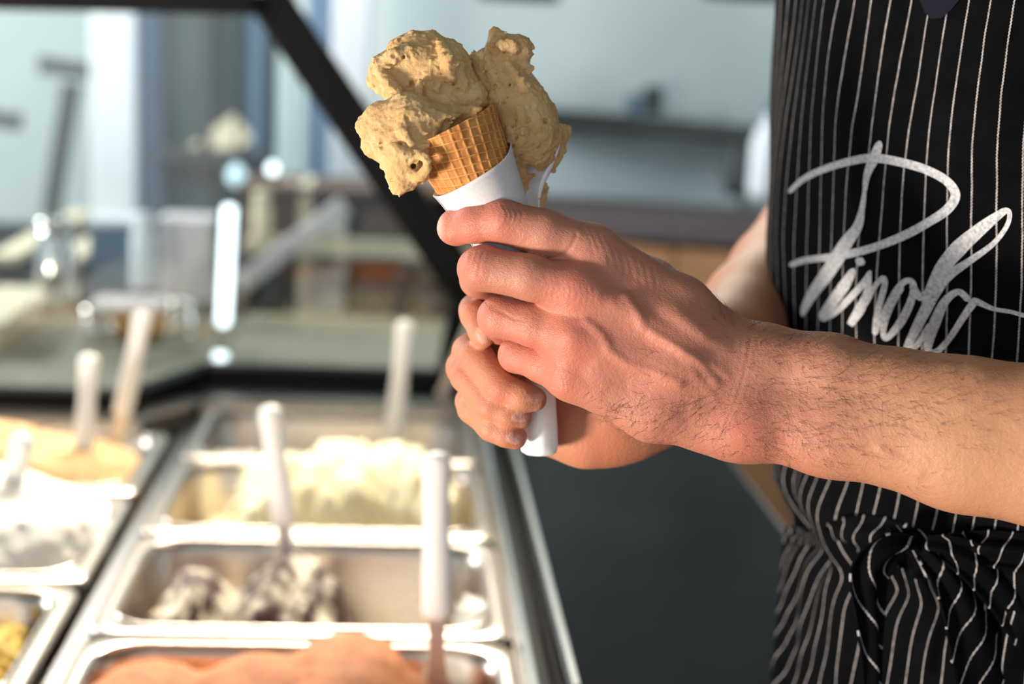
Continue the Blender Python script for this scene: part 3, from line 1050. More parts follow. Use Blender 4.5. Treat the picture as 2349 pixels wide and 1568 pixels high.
    # o
    S.append([(2010, 762, 12), (2030, 715, 12), (2058, 665, 14), (2082, 643, 14), (2098, 652, 14), (2092, 690, 18), (2070, 735, 20), (2042, 770, 14), (2030, 772, 12), (2030, 745, 14), (2046, 700, 16), (2070, 660, 14)])
    S.append([(2096, 655, 16), (2112, 680, 18), (2130, 668, 16)])
    # l
    S.append([(2126, 690, 22), (2160, 620, 34), (2200, 570, 38), (2250, 525, 30), (2290, 494, 20), (2310, 482, 14), (2318, 492, 11), (2310, 520, 11), (2280, 558, 12), (2230, 595, 16), (2180, 630, 22),
              (2150, 665, 26), (2125, 710, 26), (2100, 760, 22), (2084, 795, 18), (2086, 803, 14), (2104, 792, 13), (2135, 745, 14)])
    # o and the long tail
    S.append([(2222, 684, 16), (2200, 668, 14), (2170, 690, 20), (2148, 735, 26), (2132, 782, 22), (2132, 803, 16), (2150, 806, 14), (2180, 775, 14), (2210, 730, 16), (2232, 698, 18), (2240, 690, 16),
              (2280, 707, 10), (2320, 714, 9), (2349, 722, 10), (2400, 735, 10)])
    VV, FF = brush(S)
    let = mesh_obj('lettering', VV, FF, M['print'], ap)
    tag(let, 'white brush script lettering')
    # dark V of the collar at the throat
    v = decal('collar', [(2095, -60), (2110, -10), (2128, 30), (2142, 44), (2165, 42), (2190, 20), (2214, -10), (2230, -60)], M['navy_cloth'], 0.0022)
    tag(v, 'dark navy collar')

    # ---------------- waist string, knot and tails
    def ribbon(name, path, widths, twist, u0=0.0, slant=0.0, wave=0.0):
        path = np.array(path); n = 60
        s = np.linspace(0, len(path) - 1, n); i = np.minimum(s.astype(int), len(path) - 2); t = (s - i)[:, None]
        p0 = path[np.maximum(i - 1, 0)]; p1 = path[i]; p2 = path[i + 1]; p3 = path[np.minimum(i + 2, len(path) - 1)]
        C_ = 0.5 * (2 * p1 + (-p0 + p2) * t + (2 * p0 - 5 * p1 + 4 * p2 - p3) * t * t + (-p0 + 3 * p1 - 3 * p2 + p3) * t ** 3)
        T_ = np.gradient(C_, axis=0); L = np.concatenate([[0], np.cumsum(np.linalg.norm(np.diff(C_, axis=0), axis=1))])
        T_ /= np.linalg.norm(T_, axis=1, keepdims=True)
        wd = np.interp(s, np.arange(len(widths)), widths); tw = np.interp(s, np.arange(len(twist)), twist)
        m = 15; P_ = np.zeros((n, m, 3)); UV = np.zeros((n, m, 2))
        for a in range(n):
            nf = np.array(-AF) - T_[a] * (-AF @ T_[a]); nf /= np.linalg.norm(nf); b = np.cross(T_[a], nf)
            sd = b * math.cos(tw[a]) + nf * math.sin(tw[a]); up = np.cross(sd, T_[a])
            for j, q in enumerate(np.linspace(-0.5, 0.5, m)):
                P_[a, j] = C_[a] + sd * q * wd[a] + up * (0.0026 * math.cos(q * 9) + wave * math.sin(q * 12 + L[a] * 40))
                UV[a, j] = (u0 + q * wd[a] * math.cos(slant) + L[a] * math.sin(slant), L[a] * math.cos(slant))
        o = grid_mesh(name, P_, UV, M['stripe'], ap, 0.0014)
        return o
    def apt(px, py, off):
        h, n = hit(px, py, off)
        return h
    # string drawn around the waist
    bandp = [apt(x_, y_, 0.004) for x_, y_ in ((1815, 1236), (1870, 1232), (1940, 1222), (2010, 1222), (2070, 1232), (2110, 1250))]
    tag(ribbon('waist_string', bandp, [.016, .018, .022, .024, .02, .018], [0.1, .2, .1, .3, .2, 0], 0.003, 1.15, 0.0008), None)
    bandp = [apt(x_, y_, 0.005) for x_, y_ in ((2130, 1255), (2190, 1262), (2260, 1256), (2345, 1262), (2420, 1268))]
    ribbon('waist_string', bandp, [.018, .020, .020, .022, .022], [0, .2, .1, .2, .1], 0.004, 1.2, 0.0008)
    # knot
    kc = apt(2115, 1250, 0.012)
    kcam = (kc - CAM) @ BASIS
    T = Field(kcam - 0.035, kcam + 0.035, 0.0009)
    T.ell(kcam, (0.017, 0.012, 0.011), .003)
    T.cap(kcam + (-.010, .008, -.004), kcam + (.012, -.012, -.006), .0065, .0055, .0012)
    T.cap(kcam + (-.014, -.004, -.003), kcam + (.010, .007, -.004), .0052, .0048, .0010)
    T.cap(kcam + (.002, -.012, -.003), kcam + (.020, -.004, -.001), .005, .004, .001)
    V, Q = T.mesh(); V = relax(V, Q, 1)
    V = V + vert_normals(V, Q) * (np.sin((V[:, 0] * 1.1 + V[:, 1] * 0.6) * 1900) * 0.0003)[:, None]
    kn = fast_mesh('knot', toW(V), Q, M['stripe'], ap)
    lay = kn.data.uv_layers.new(name='UVMap')
    li = np.empty(len(kn.data.loops), np.int32); kn.data.loops.foreach_get('vertex_index', li)
    uv = np.stack([V[:, 0] * 0.9 + V[:, 1] * 0.5 + 0.003, V[:, 1] - V[:, 0] * 0.4], -1)
    lay.data.foreach_set('uv', uv[li].astype(np.float32).ravel())
    # hanging tails: loop and end to the left of the knot, wide end to the right
    z0 = kcam[2]
    def cp(px, py, dz):
        d = z0 + dz
        return toW(np.array([(px - CX) / FPX * d, -(py - CY) / FPX * d, d]))
    ribbon('string_tail', [cp(2100, 1252, -.012), cp(2045, 1262, -.016), cp(1998, 1310, -.014), cp(1996, 1390, -.010), cp(2000, 1470, -.010), cp(2004, 1540, -.008), cp(2006, 1610, -.006)],
           [.012, .022, .026, .023, .018, .014, .012], [0.5, .35, .25, .45, .5, .4, .3], 0.0, 0.45, 0.0012)
    ribbon('string_tail', [cp(2120, 1258, -.012), cp(2165, 1300, -.016), cp(2215, 1380, -.017), cp(2250, 1480, -.016), cp(2280, 1580, -.014), cp(2300, 1660, -.012)],
           [.012, .022, .032, .040, .046, .048], [0.1, .3, .25, .2, .2, .2], 0.002, -0.75, 0.0012)
    ribbon('string_tail', [cp(2125, 1250, -.013), cp(2180, 1262, -.022), cp(2250, 1300, -.026), cp(2330, 1380, -.024), cp(2400, 1480, -.02)],
           [.010, .018, .024, .028, .030], [-.2, -.3, -.25, -.2, -.2], 0.006, -0.9, 0.001)
    return ap


PERSON, _inf = person()
arm_hair(PERSON, *_inf)
clothes(PERSON)
# ================================================================== THE CONE AND THE SPATULA
def frame_of(a, b):
    d = b - a; L = np.linalg.norm(d); d = d / L
    s = np.cross(d, np.array([0, 0, 1.0])); s /= np.linalg.norm(s)
    return d, s, np.cross(d, s), L


def cone():
    A, B = C3(1039, 305, 10), C3(1330, 880, 40)
    d, s, t, L = frame_of(A, B)
    R = px2m(112, 10)
    root = empty('gelato_cone', toW(B), 'waffle cone of hazelnut gelato in a white paper sleeve, held in one hand', 'ice cream')
    # wafer with pressed squares
    nu, ns = 260, 200
    S = np.linspace(-0.004, L * 0.42, ns); TH = np.linspace(0, 2 * math.pi, nu, endpoint=False)
    th, ss = np.meshgrid(TH, S, indexing='ij')
    r = R * (1 - ss / L)
    cell = 0.0046
    q1 = (th * R * 0.85 + ss * 0.10) / cell; q2 = (ss - th * R * 0.20) / cell
    f1 = np.abs(q1 - np.round(q1)); f2 = np.abs(q2 - np.round(q2))
    rib = np.maximum(np.clip(1 - f1 / 0.17, 0, 1), np.clip(1 - f2 / 0.17, 0, 1))
    rib = rib * rib * (3 - 2 * rib)
    wob = fbm(np.stack([np.cos(th) * 3, np.sin(th) * 3, ss * 160], -1), 3)
    rr = r + 0.0008 * rib - 0.0004 + 0.00035 * wob
    P = A + np.multiply.outer(ss, d) + (rr * np.cos(th))[..., None] * s + (rr * np.sin(th))[..., None] * t
    ri = r - 0.0022
    Pi = A + np.multiply.outer(ss, d) + (ri * np.cos(th))[..., None] * s + (ri * np.sin(th))[..., None] * t
    V = np.concatenate([P.transpose(1, 0, 2).reshape(-1, 3), Pi.transpose(1, 0, 2).reshape(-1, 3)])
    F = []
    def ring(o, flip):
        for j in range(ns - 1):
            for i in range(nu):
                k = (i + 1) % nu
                q = (o + j * nu + i, o + j * nu + k, o + (j + 1) * nu + k, o + (j + 1) * nu + i)
                F.append(q[::-1] if flip else q)
    ring(0, False); ring(nu * ns, True)
    for i in range(nu):
        k = (i + 1) % nu
        F.append((i, nu * ns + i, nu * ns + k, k))
    w = mesh_obj('wafer', toW(V), F, M['wafer'], root)
    toast = np.concatenate([(0.68 * (1 - rib) + 0.25 * wob).T.ravel(), np.full(nu * ns, 0.3)])
    set_color(w, 'toast', np.clip(toast, 0, 0.8)[:, None] * np.ones(3))
    # paper sleeve
    nu, ns = 120, 60
    TH = np.linspace(0, 2 * math.pi, nu + 1); u = np.linspace(0, 1, ns)
    # angle of the camera side and of the right-hand corner
    camdir = -C3(1100, 400, 0); camdir /= np.linalg.norm(camdir)
    th_cam = math.atan2(camdir @ t, camdir @ s)
    right = np.array([1.0, 0.35, 0]); th_r = math.atan2(right @ t, right @ s)
    P = []
    for k, th_ in enumerate(TH):
        dr = (th_ - th_r + math.pi) % (2 * math.pi) - math.pi
        top = 0.0245 - 0.0068 * math.exp(-(dr / 0.55) ** 2) + 0.0008 * math.sin(2 * th_)
        ss = top + (L * 0.985 - top) * u
        rr = R * (1 - ss / L) + 0.0011 + 0.0009 * np.exp(-u / 0.03) + 0.0006 * (k / nu)
        P.append(A + np.multiply.outer(ss, d) + np.multiply.outer(rr, math.cos(th_) * s + math.sin(th_) * t))
    P = np.array(P)
    idx = np.arange(P.shape[0] * P.shape[1]).reshape(P.shape[:2])
    F = np.stack([idx[:-1, :-1], idx[1:, :-1], idx[1:, 1:], idx[:-1, 1:]], -1).reshape(-1, 4)
    sl = mesh_obj('paper_sleeve', toW(P.reshape(-1, 3)), F, M['paper'], root)
    m = sl.modifiers.new('paper', 'SOLIDIFY'); m.thickness = 0.0004

    # ---------------- gelato on the cone
    def Lp(*q): return pts(list(q))
    def rag(seed, amp=1.0):
        def fn(P_):
            base = fbm(P_ * 50 + seed, 2, 0.5) * 0.0010
            # smeared furrows
            q = P_.copy(); q[:, 0] = P_[:, 0] * 120 + P_[:, 1] * 60; q[:, 1] = P_[:, 1] * 300 - P_[:, 0] * 120; q[:, 2] = P_[:, 2] * 160
            q += 1.2 * np.stack([vnoise(P_ * 90 + seed), vnoise(P_ * 90 + seed + 9), vnoise(P_ * 90 + seed + 21)], -1)
            fur = np.abs(vnoise(q + seed)) * 0.0008
            grain = vnoise(P_ * 950 + seed) * 0.00034 + vnoise(P_ * 480) * 0.00030 - np.clip(vnoise(P_ * 330 + seed) - 0.5, 0, 1) * 0.0018
            pit = np.clip(vnoise(P_ * 230 + seed * 2) - 0.58, 0, 1) * 0.006
            crumb = -np.clip(vnoise(P_ * 190 + seed * 3) - 0.5, 0, 1) * 0.0026
            return (-base - fur + grain + pit + crumb) * amp
        return fn

    X = C3(815, 60, 0); Y = C3(1120, 455, 0)
    lo = np.array([C3(810, 460, 0)[0], C3(810, 460, 0)[1], 0.690]); hi = np.array([C3(1130, 50, 0)[0], C3(1130, 50, 0)[1], 0.795])
    # lower scoop
    G = Field(lo, hi, 0.00055)
    for L_ in ([(880, 282, 0, 48), (940, 282, -2, 62), (990, 285, 4, 52), (1040, 268, 8, 30), (1086, 254, 4, 13), (1104, 248, 2, 4)],
               [(905, 330, -4, 58), (925, 372, -6, 42), (918, 412, -6, 24), (906, 436, -5, 9)],
               [(960, 330, -2, 52), (985, 348, 0, 34)],
               [(925, 236, 10, 30), (985, 228, 12, 28), (1040, 246, 12, 20)],
               [(858, 288, 0, 32), (842, 292, 0, 20), (830, 290, 0, 6)], [(862, 330, -2, 32), (850, 336, -4, 18)],
               [(960, 398, -4, 26), (928, 420, -4, 18)]):
        p, r = pts(L_); G.chain(p, r, 0.004)
    # sharp ridges left by the spatula
    for L_ in ([(915, 240, -8, 9), (928, 262, -14, 9), (922, 300, -17, 8), (945, 330, -16, 6)], [(930, 262, -15, 6), (980, 268, -12, 7), (1040, 268, -4, 5), (1070, 258, 0, 4)],
               [(1000, 300, -8, 6), (980, 335, -12, 7), (950, 350, -15, 6)], [(868, 322, -10, 7), (910, 345, -17, 8), (950, 356, -16, 6)],
               [(960, 212, 0, 8), (963, 192, 2, 4)], [(1002, 205, 2, 8), (1006, 194, 2, 4)]):
        p, r = pts(L_); G.chain(p, r, 0.002)
    # curl
    ring_ = [(958 + 24 * math.cos(a) * 0.9 + 8 * math.sin(a), 380 + 24 * math.sin(a) * 0.9 - 12 * math.cos(a), -13 - 3 * math.cos(a), 11) for a in np.linspace(0.2, 6.4, 14)]
    p, r = pts(ring_); G.chain(p, r, 0.0012)
    G.carve(C3(948, 380, -30), C3(946, 381, -6), px2m(12), px2m(6), 0.0015)
    G.noise(rag(3.0))
    V, Q = G.mesh(); V = relax(V, Q, 1, 0.3)
    fast_mesh('lower_scoop', toW(V), Q, M['hazel'], root)
    # upper scoop
    G = Field(lo, hi, 0.00055)
    for L_ in ([(900, 165, 16, 44), (960, 150, 20, 64), (1010, 170, 22, 62), (1040, 220, 22, 50)], [(1040, 215, 20, 46), (1078, 226, 20, 34), (1088, 260, 22, 26)],
               [(985, 110, 18, 34), (990, 88, 18, 15)], [(1028, 130, 20, 34), (1056, 180, 20, 26)],
               [(875, 160, 12, 24), (866, 185, 12, 16), (885, 208, 12, 14)], [(940, 210, 18, 50), (1000, 250, 16, 50), (1040, 300, 14, 50)], [(915, 112, 16, 20), (950, 98, 16, 18)]):
        p, r = pts(L_); G.chain(p, r, 0.006)
    for L_ in ([(1010, 96, 10, 9), (1026, 130, 5, 8), (1036, 180, 4, 7)], [(868, 150, 5, 9), (900, 128, 3, 8), (935, 112, 5, 7)], [(872, 168, 2, 9), (890, 196, 2, 8), (915, 208, 2, 7)], [(990, 82, 14, 8), (975, 90, 12, 8)], [(1050, 150, 10, 7), (1064, 190, 8, 6)]):
        p, r = pts(L_); G.chain(p, r, 0.005)
    G.noise(rag(8.0, 1.1))
    V, Q = G.mesh(); V = relax(V, Q, 1, 0.3)
    fast_mesh('upper_scoop', toW(V), Q, M['hazel'], root)

    # ================================================================ spatula in the other hand
    sp = empty('serving_spatula', W3(1238, 1045, 58), 'white-handled steel spatula loaded with hazelnut gelato, held upright behind the cone', 'spatula')
    out = [(1092, 122), (1120, 106), (1155, 108), (1190, 132), (1224, 172), (1252, 212), (1272, 256), (1285, 302), (1283, 340), (1268, 382), (1250, 420), (1240, 455), (1238, 500), (1238, 560),
           (1210, 560), (1206, 500), (1198, 455), (1186, 420), (1160, 360), (1130, 290), (1100, 220), (1080, 165)]
    # resample, bowl the sheet slightly
    O = np.array(out, float); n = len(O)
    dense = []
    for i in range(n):
        p0, p1, p2, p3 = O[i - 1], O[i], O[(i + 1) % n], O[(i + 2) % n]
        for q in np.linspace(0, 1, 4, endpoint=False):
            dense.append(0.5 * (2 * p1 + (-p0 + p2) * q + (2 * p0 - 5 * p1 + 4 * p2 - p3) * q * q + (-p0 + 3 * p1 - 3 * p2 + p3) * q ** 3))
    O = np.array(dense); n = len(O); ctr = np.array([1200.0, 320.0])
    VV = []; K = 8
    def bz(x_, y_): return 46 - 6 * (((x_ - 1190) / 100) ** 2) - 0.02 * (320 - y_) + 8 * np.clip((y_ - 440) / 120, 0, 1) ** 2
    for k in range(1, K + 1):
        for q in O:
            pq = ctr + (q - ctr) * k / K
            VV.append(C3(pq[0], pq[1], bz(pq[0], pq[1])))
    VV.append(C3(*ctr, bz(*ctr)))
    F = []
    for k in range(K - 1):
        for j in range(n):
            F.append((k * n + j, k * n + (j + 1) % n, (k + 1) * n + (j + 1) % n, (k + 1) * n + j))
    for j in range(n): F.append((K * n, (j + 1) % n, j))
    bl = mesh_obj('blade', toW(np.array(VV)), F, M['steel_blade'], sp)
    m = bl.modifiers.new('sheet', 'SOLIDIFY'); m.thickness = 0.0016; m.offset = 0
    # shank and handle
    a, b = W3(1224, 552, 54), W3(1226, 640, 56)
    bar('shank', a, b, 0.009, 0.004, M['steel'], sp, 0.001, up=AF)
    secs = []
    prof = [(640, .0085, .0075), (660, .0100, .0085), (760, .0092, .0078), (880, .0098, .0080), (980, .0108, .0086), (1020, .0108, .0086), (1036, .0098, .0078), (1044, .0066, .0052)]
    for py, hw, hd in prof:
        px_ = 1226 + (py - 640) * 0.026
        c = C3(px_, py, 56 + (py - 640) * 0.006)
        ang = np.linspace(0, 2 * math.pi, 28, endpoint=False)
        e = 0.62
        sx = np.sign(np.cos(ang)) * np.abs(np.cos(ang)) ** e * hd; sy = np.sign(np.sin(ang)) * np.abs(np.sin(ang)) ** e * hw
        ra = 0.62
        ux = np.array([math.cos(ra), 0, math.sin(ra)]); uy = np.array([-math.sin(ra), 0, math.cos(ra)])
        secs.append(toW(c + np.outer(sx, ux) + np.outer(sy, uy)))
    loft('handle', secs, M['handle'], sp)
    # gelato on the blade
    lo = np.array([C3(1050, 500, 60)[0], C3(1050, 500, 60)[1], 0.735]); hi = np.array([C3(1330, 40, 60)[0], C3(1330, 40, 60)[1], 0.81])
    G = Field(lo, hi, 0.00055)
    for L_ in ([(1112, 160, 32, 40), (1150, 190, 32, 54), (1185, 245, 32, 66), (1210, 310, 33, 62), (1216, 352, 34, 44)],
               [(1092, 140, 34, 22), (1120, 190, 34, 40), (1150, 260, 34, 44), (1178, 330, 34, 34), (1194, 385, 36, 18), (1200, 404, 38, 10)],
               [(1150, 130, 30, 30), (1142, 95, 28, 18), (1136, 74, 27, 8)], [(1170, 120, 30, 26), (1188, 104, 28, 18), (1202, 102, 28, 9)], [(1182, 132, 30, 20), (1200, 126, 29, 12)],
               [(1205, 215, 36, 30), (1236, 260, 38, 30), (1256, 310, 40, 22), (1248, 360, 40, 16)]):
        p, r = pts(L_); G.chain(p, r, 0.005)
    # smears on the back and the lip of the blade
    for L_ in ([(1284, 300, 48, 12), (1290, 312, 50, 13), (1282, 345, 50, 12), (1266, 385, 49, 8)], [(1294, 298, 50, 7), (1304, 297, 50, 4)], [(1246, 430, 49, 5), (1241, 470, 50, 5)], [(1190, 360, 42, 16), (1196, 420, 46, 10), (1192, 440, 47, 6)]):
        p, r = pts(L_); G.chain(p, r, 0.002)
    fz = G.ax[2]
    G.carve(C3(1215, 388, 18), C3(1222, 392, 46), px2m(18), px2m(18), 0.003)
    # ragged ridges, hollows and slits dragged along the portion
    for L_ in ([(1118, 120, 24, 7), (1122, 160, 20, 8), (1140, 200, 17, 7)], [(1165, 150, 20, 9), (1195, 190, 18, 8), (1222, 240, 20, 8)], [(1150, 250, 18, 10), (1168, 300, 20, 11), (1176, 345, 24, 8)],
               [(1190, 250, 15, 8), (1200, 300, 17, 9), (1190, 340, 20, 7)], [(1148, 100, 20, 8), (1178, 112, 20, 8)], [(1132, 90, 22, 6), (1124, 106, 24, 5)], [(1196, 98, 24, 5), (1204, 112, 24, 5)],
               [(1200, 140, 27, 7), (1212, 160, 30, 6)]):
        p, r = pts(L_); G.chain(p, r, 0.0025)
    for a_, b_, r_ in (((1165, 178, 10), (1172, 200, 22), 6), ((1186, 195, 12), (1206, 225, 20), 5), ((1183, 262, 10), (1194, 300, 16), 7), ((1188, 290, 8), (1184, 320, 18), 7), ((1160, 215, 10), (1165, 225, 18), 4),
                       ((1236, 270, 22), (1246, 295, 26), 5), ((1172, 135, 14), (1186, 142, 24), 7)):
        G.carve(C3(*a_), C3(*b_), px2m(r_), px2m(r_), 0.0015)
    G.noise(rag(15.0, 1.35))
    V, Q = G.mesh(); V = relax(V, Q, 1, 0.3)
    fast_mesh('gelato_portion', toW(V), Q, M['hazel'], sp)


cone()
# ================================================================== THE DISPLAY CASE
RIM = 0.90


def rrect(x0, x1, y0, y1, r, n=7):
    P = []
    for cx_, cy_, a0 in ((x1 - r, y1 - r, 0), (x0 + r, y1 - r, 90), (x0 + r, y0 + r, 180), (x1 - r, y0 + r, 270)):
        for a in np.linspace(a0, a0 + 90, n):
            P.append((cx_ + r * math.cos(math.radians(a)), cy_ + r * math.sin(math.radians(a))))
    return np.array(P)


def pan(x0, x1, y0, y1, label, depth=0.13, group=None):
    root = empty('gelato_tub', ((x0 + x1) / 2, (y0 + y1) / 2, RIM - depth), label, 'tub', group)
    L = []
    def lp(inset, r, z):
        q = rrect(x0 + inset, x1 - inset, y0 + inset, y1 - inset, r)
        return np.c_[q, np.full(len(q), z)]
    for ins, r, z in ((0.003, .020, RIM - .010), (0.0, .020, RIM - .004), (.002, .020, RIM), (.012, .030, RIM + .001), (.017, .040, RIM - .002), (.020, .042, RIM - .010), (.026, .044, RIM - depth + .03), (.034, .044, RIM - depth + .008), (.055, .04, RIM - depth)):
        L.append(lp(ins, r, z))
    loft('body', L, M['steel'], root, cap0=False, cap1=True)
    # rolled edge bead
    bead = []
    q = rrect(x0 + .016, x1 - .016, y0 + .016, y1 - .016, .040); n = len(q)
    VV = []; F = []
    for i in range(n):
        tng = q[(i + 1) % n] - q[i - 1]; tng = tng / np.linalg.norm(tng); nr = np.array([tng[1], -tng[0]])
        for a in np.linspace(0, 2 * math.pi, 8, endpoint=False):
            VV.append((q[i, 0] + nr[0] * .0022 * math.cos(a), q[i, 1] + nr[1] * .0022 * math.cos(a), RIM + .0015 + .0022 * math.sin(a)))
    for i in range(n):
        for j in range(8):
            k, l = (i + 1) % n, (j + 1) % 8
            F.append((i * 8 + j, i * 8 + l, k * 8 + l, k * 8 + j))
    mesh_obj('rim_bead', VV, F, M['steel_bright'], root)
    return root


PX0, PX1 = -0.258, 0.112
ROWS = [(0.915, 1.163), (1.168, 1.417), (1.422, 1.686), (1.691, 1.925)]
LX0, LX1 = -0.668, -0.283
_r = [float(onZ(150, 1340, RIM)[1]), float(onZ(280, 1135, RIM)[1])]
LROWS = [(_r[0] - 0.262, _r[0] - 0.003), (_r[0] + 0.003, _r[1] - 0.003), (_r[1] + 0.003, min(_r[1] + 0.262, 1.80))]
for (y0, y1), lb in zip(ROWS, ('steel tub of chocolate orange gelato at the counter end', 'steel tub half full of chocolate-streaked white gelato', 'steel tub heaped with pale cream gelato', 'nearly empty steel tub against the glass end panel')):
    pan(PX0, PX1, y0, y1, lb, group='steel tubs in the display case')
for (y0, y1), lb in zip(LROWS, ('steel tub with scraps of lemon gelato', 'steel tub of milk white gelato', 'steel tub of peach coloured gelato')):
    pan(LX0, LX1, y0, y1, lb, group='steel tubs in the display case')


def mound(name, label, prims, mat, vox=0.0028, amp=1.0, seed=1.0, scale=30, streak=None, cat='gelato'):
    """prims in world metres: (x, y, z, rx, ry, rz)"""
    A_ = np.array(prims)
    lo = (A_[:, :3] - A_[:, 3:]).min(0) - 0.02; hi = (A_[:, :3] + A_[:, 3:]).max(0) + 0.02
    G = Field(lo, hi, vox)
    for q in prims: G.ell(q[:3], q[3:], 0.016)
    def fn(P_):
        q = P_ * scale
        if streak is not None: q = q * np.array(streak)
        return -(fbm(q + seed, 4, 0.55) * 0.007 + np.abs(vnoise(q * 2.3 + seed)) * 0.004) * amp
    G.noise(fn, 0.02)
    V, Q = G.mesh(); V = relax(V, Q, 1, 0.3)
    o = fast_mesh(name, V, Q, mat)
    tag(o, label, cat)
    return o


FL = RIM - 0.13
def yr(k, t, L=ROWS): return L[k][0] + (L[k][1] - L[k][0]) * t
# chocolate orange, four rounded scoops in a row
mound('gelato', 'smooth terracotta brown scoops filling the tub at the counter end',
      [(-0.185, yr(0, .55), .862, .065, .090, .055), (-0.105, yr(0, .55), .868, .055, .090, .058), (-0.030, yr(0, .62), .876, .062, .090, .060), (0.020, yr(0, .5), .858, .055, .08, .05), (-0.09, yr(0, .5), .81, .15, .09, .05)],
      M['orange'], amp=0.45, seed=4, scale=16)
# stracciatella, two lumps and a crumb
mound('gelato', 'white gelato lumps streaked with dark chocolate',
      [(-0.185, yr(1, .52), .842, .042, .070, .062), (-0.095, yr(1, .50), .852, .060, .075, .068), (-0.14, yr(1, .5), .80, .085, .085, .045), (-0.20, yr(1, .2), .80, .03, .03, .03), (-0.035, yr(1, .35), .81, .03, .05, .045)],
      M['strac'], amp=1.3, seed=9, scale=26, streak=(1.4, .8, .6))
mound('gelato_smear', 'white smear of gelato scraped up the steel tub wall',
      [(.088, yr(1, .42), .852, .006, .06, .030), (.082, yr(1, .30), .825, .012, .03, .03), (.084, yr(1, .60), .840, .006, .030, .022)], M['milk'], amp=1.2, seed=13, scale=45)
# cream
mound('gelato', 'tall heap of pale cream gelato with soft vertical furrows',
      [(-0.12, yr(2, .5), .858, .062, .085, .085), (-0.05, yr(2, .55), .872, .062, .085, .088), (0.012, yr(2, .55), .868, .062, .085, .088), (0.045, yr(2, .5), .85, .035, .08, .07), (-0.08, yr(2, .5), .82, .15, .10, .06), (-0.17, yr(2, .4), .82, .04, .06, .05)],
      M['cream'], amp=1.3, seed=2, scale=22, streak=(1.8, .8, .35))
# left-hand tubs
mound('gelato', 'peach coloured mound of gelato between two upright spatulas',
      [(-0.48, yr(2, .45, LROWS), .875, .12, .08, .070), (-0.375, yr(2, .45, LROWS), .865, .085, .08, .060), (-0.345, yr(2, .45, LROWS), .85, .045, .07, .05), (-.57, yr(2, .45, LROWS), .86, .08, .08, .07)],
      M['peach'], amp=0.9, seed=21, scale=20)
mound('gelato', 'bright milk white mound of gelato',
      [(-0.47, yr(1, .55, LROWS), .905, .12, .10, .065), (-0.375, yr(1, .55, LROWS), .888, .08, .10, .060), (-.6, yr(1, .5, LROWS), .87, .08, .09, .06), (-.39, yr(1, .38, LROWS), .866, .085, .075, .055), (-.48, yr(1, .36, LROWS), .872, .1, .07, .055)],
      M['milk'], amp=0.9, seed=23, scale=18)
mound('gelato', 'yellow scraps of lemon gelato left in a nearly empty tub',
      [(-0.375, yr(0, .55, LROWS), .835, .06, .10, .035), (-0.47, yr(0, .7, LROWS), .81, .05, .05, .05), (-.36, yr(0, .35, LROWS), .80, .03, .04, .03), (-.55, yr(0, .5, LROWS), .80, .08, .08, .04), (-.345, yr(0, .75, LROWS), .835, .02, .05, .035), (-.42, yr(0, .88, LROWS), .845, .08, .025, .04), (-.52, yr(0, .85, LROWS), .845, .07, .03, .04), (-.335, yr(0, .45, LROWS), .83, .015, .05, .03)],
      M['lemon'], amp=1.8, seed=27, scale=30)


# ---------------- spatulas standing in the tubs
def spatula(top, bot, Y, label, hl=0.145, lean_y=0.0, wid=0.0125):
    """handle seen from pixel 'top' to pixel 'bot' at depth Y"""
    a = onY(top[0], top[1], Y + lean_y); b = onY(bot[0], bot[1], Y)
    ax = a - b; L = np.linalg.norm(ax); ax /= L
    s = np.array([1.0, 0, 0]) - ax * ax[0]; s /= np.linalg.norm(s); t = np.cross(ax, s)
    end = b - ax * 0.13
    end = end + ax * max(0, (FL + 0.004 - end[2]) / max(ax[2], .2))
    root = empty('gelato_spatula', end, label, 'spatula', 'white handled spatulas standing in the tubs')
    th = np.linspace(0, 2 * math.pi, 24, endpoint=False)
    loops = []
    for u, w in ((0, .62), (.01, .86), (.05, 1.0), (.3, .98), (.6, .84), (.82, .92), (.92, 1.0), (.965, .90), (.99, .6), (1.0, .2)):
        loops.append(b + ax * L * u + wid * w * (np.outer(np.cos(th), s) + 0.72 * np.outer(np.sin(th), t)))
    loft('handle', loops, M['handle'], root)
    VV, F = [], []
    ln = np.linalg.norm(b - end)
    for u, w in ((0.0, .0075), (.25, .0065), (.42, .009), (.55, .019), (.8, .024), (.95, .023), (1.0, .017)):
        c = b + (end - b) * u
        for k in (-1, 1):
            for m_ in (-1, 1): VV.append(c + s * w * k + t * .0009 * m_ + t * 0.004 * math.sin(u * 3))
    for i in range(6):
        o = i * 4
        for q0, q1 in ((0, 1), (1, 3), (3, 2), (2, 0)):
            F.append((o + q0, o + q1, o + 4 + q1, o + 4 + q0))
    F += [(0, 1, 3, 2), (24, 26, 27, 25)]
    mesh_obj('blade', VV, F, M['steel_blade'], root, smooth=False)
    return root


spatula((1000, 1036), (1002, 1418), yr(0, .80), 'white handled spatula in front of the streaked gelato, stuck in the chocolate orange tub')
spatula((618, 930), (650, 1200), yr(1, .72), 'white handled spatula leaning between the cream heap and the streaked gelato', wid=0.012)
spatula((930, 735), (903, 1002), yr(3, .35), 'white handled spatula standing behind the cream heap against the glass')
spatula((206, 812), (190, 1075), yr(2, .42, LROWS), 'white handled spatula upright in the peach coloured gelato')
spatula((330, 715), (280, 955), yr(2, .85, LROWS), 'white handled spatula leaning at the back of the peach gelato tub')
spatula((55, 995), (-10, 1290), yr(1, .55, LROWS), 'white handled spatula leaning in the milk white gelato')

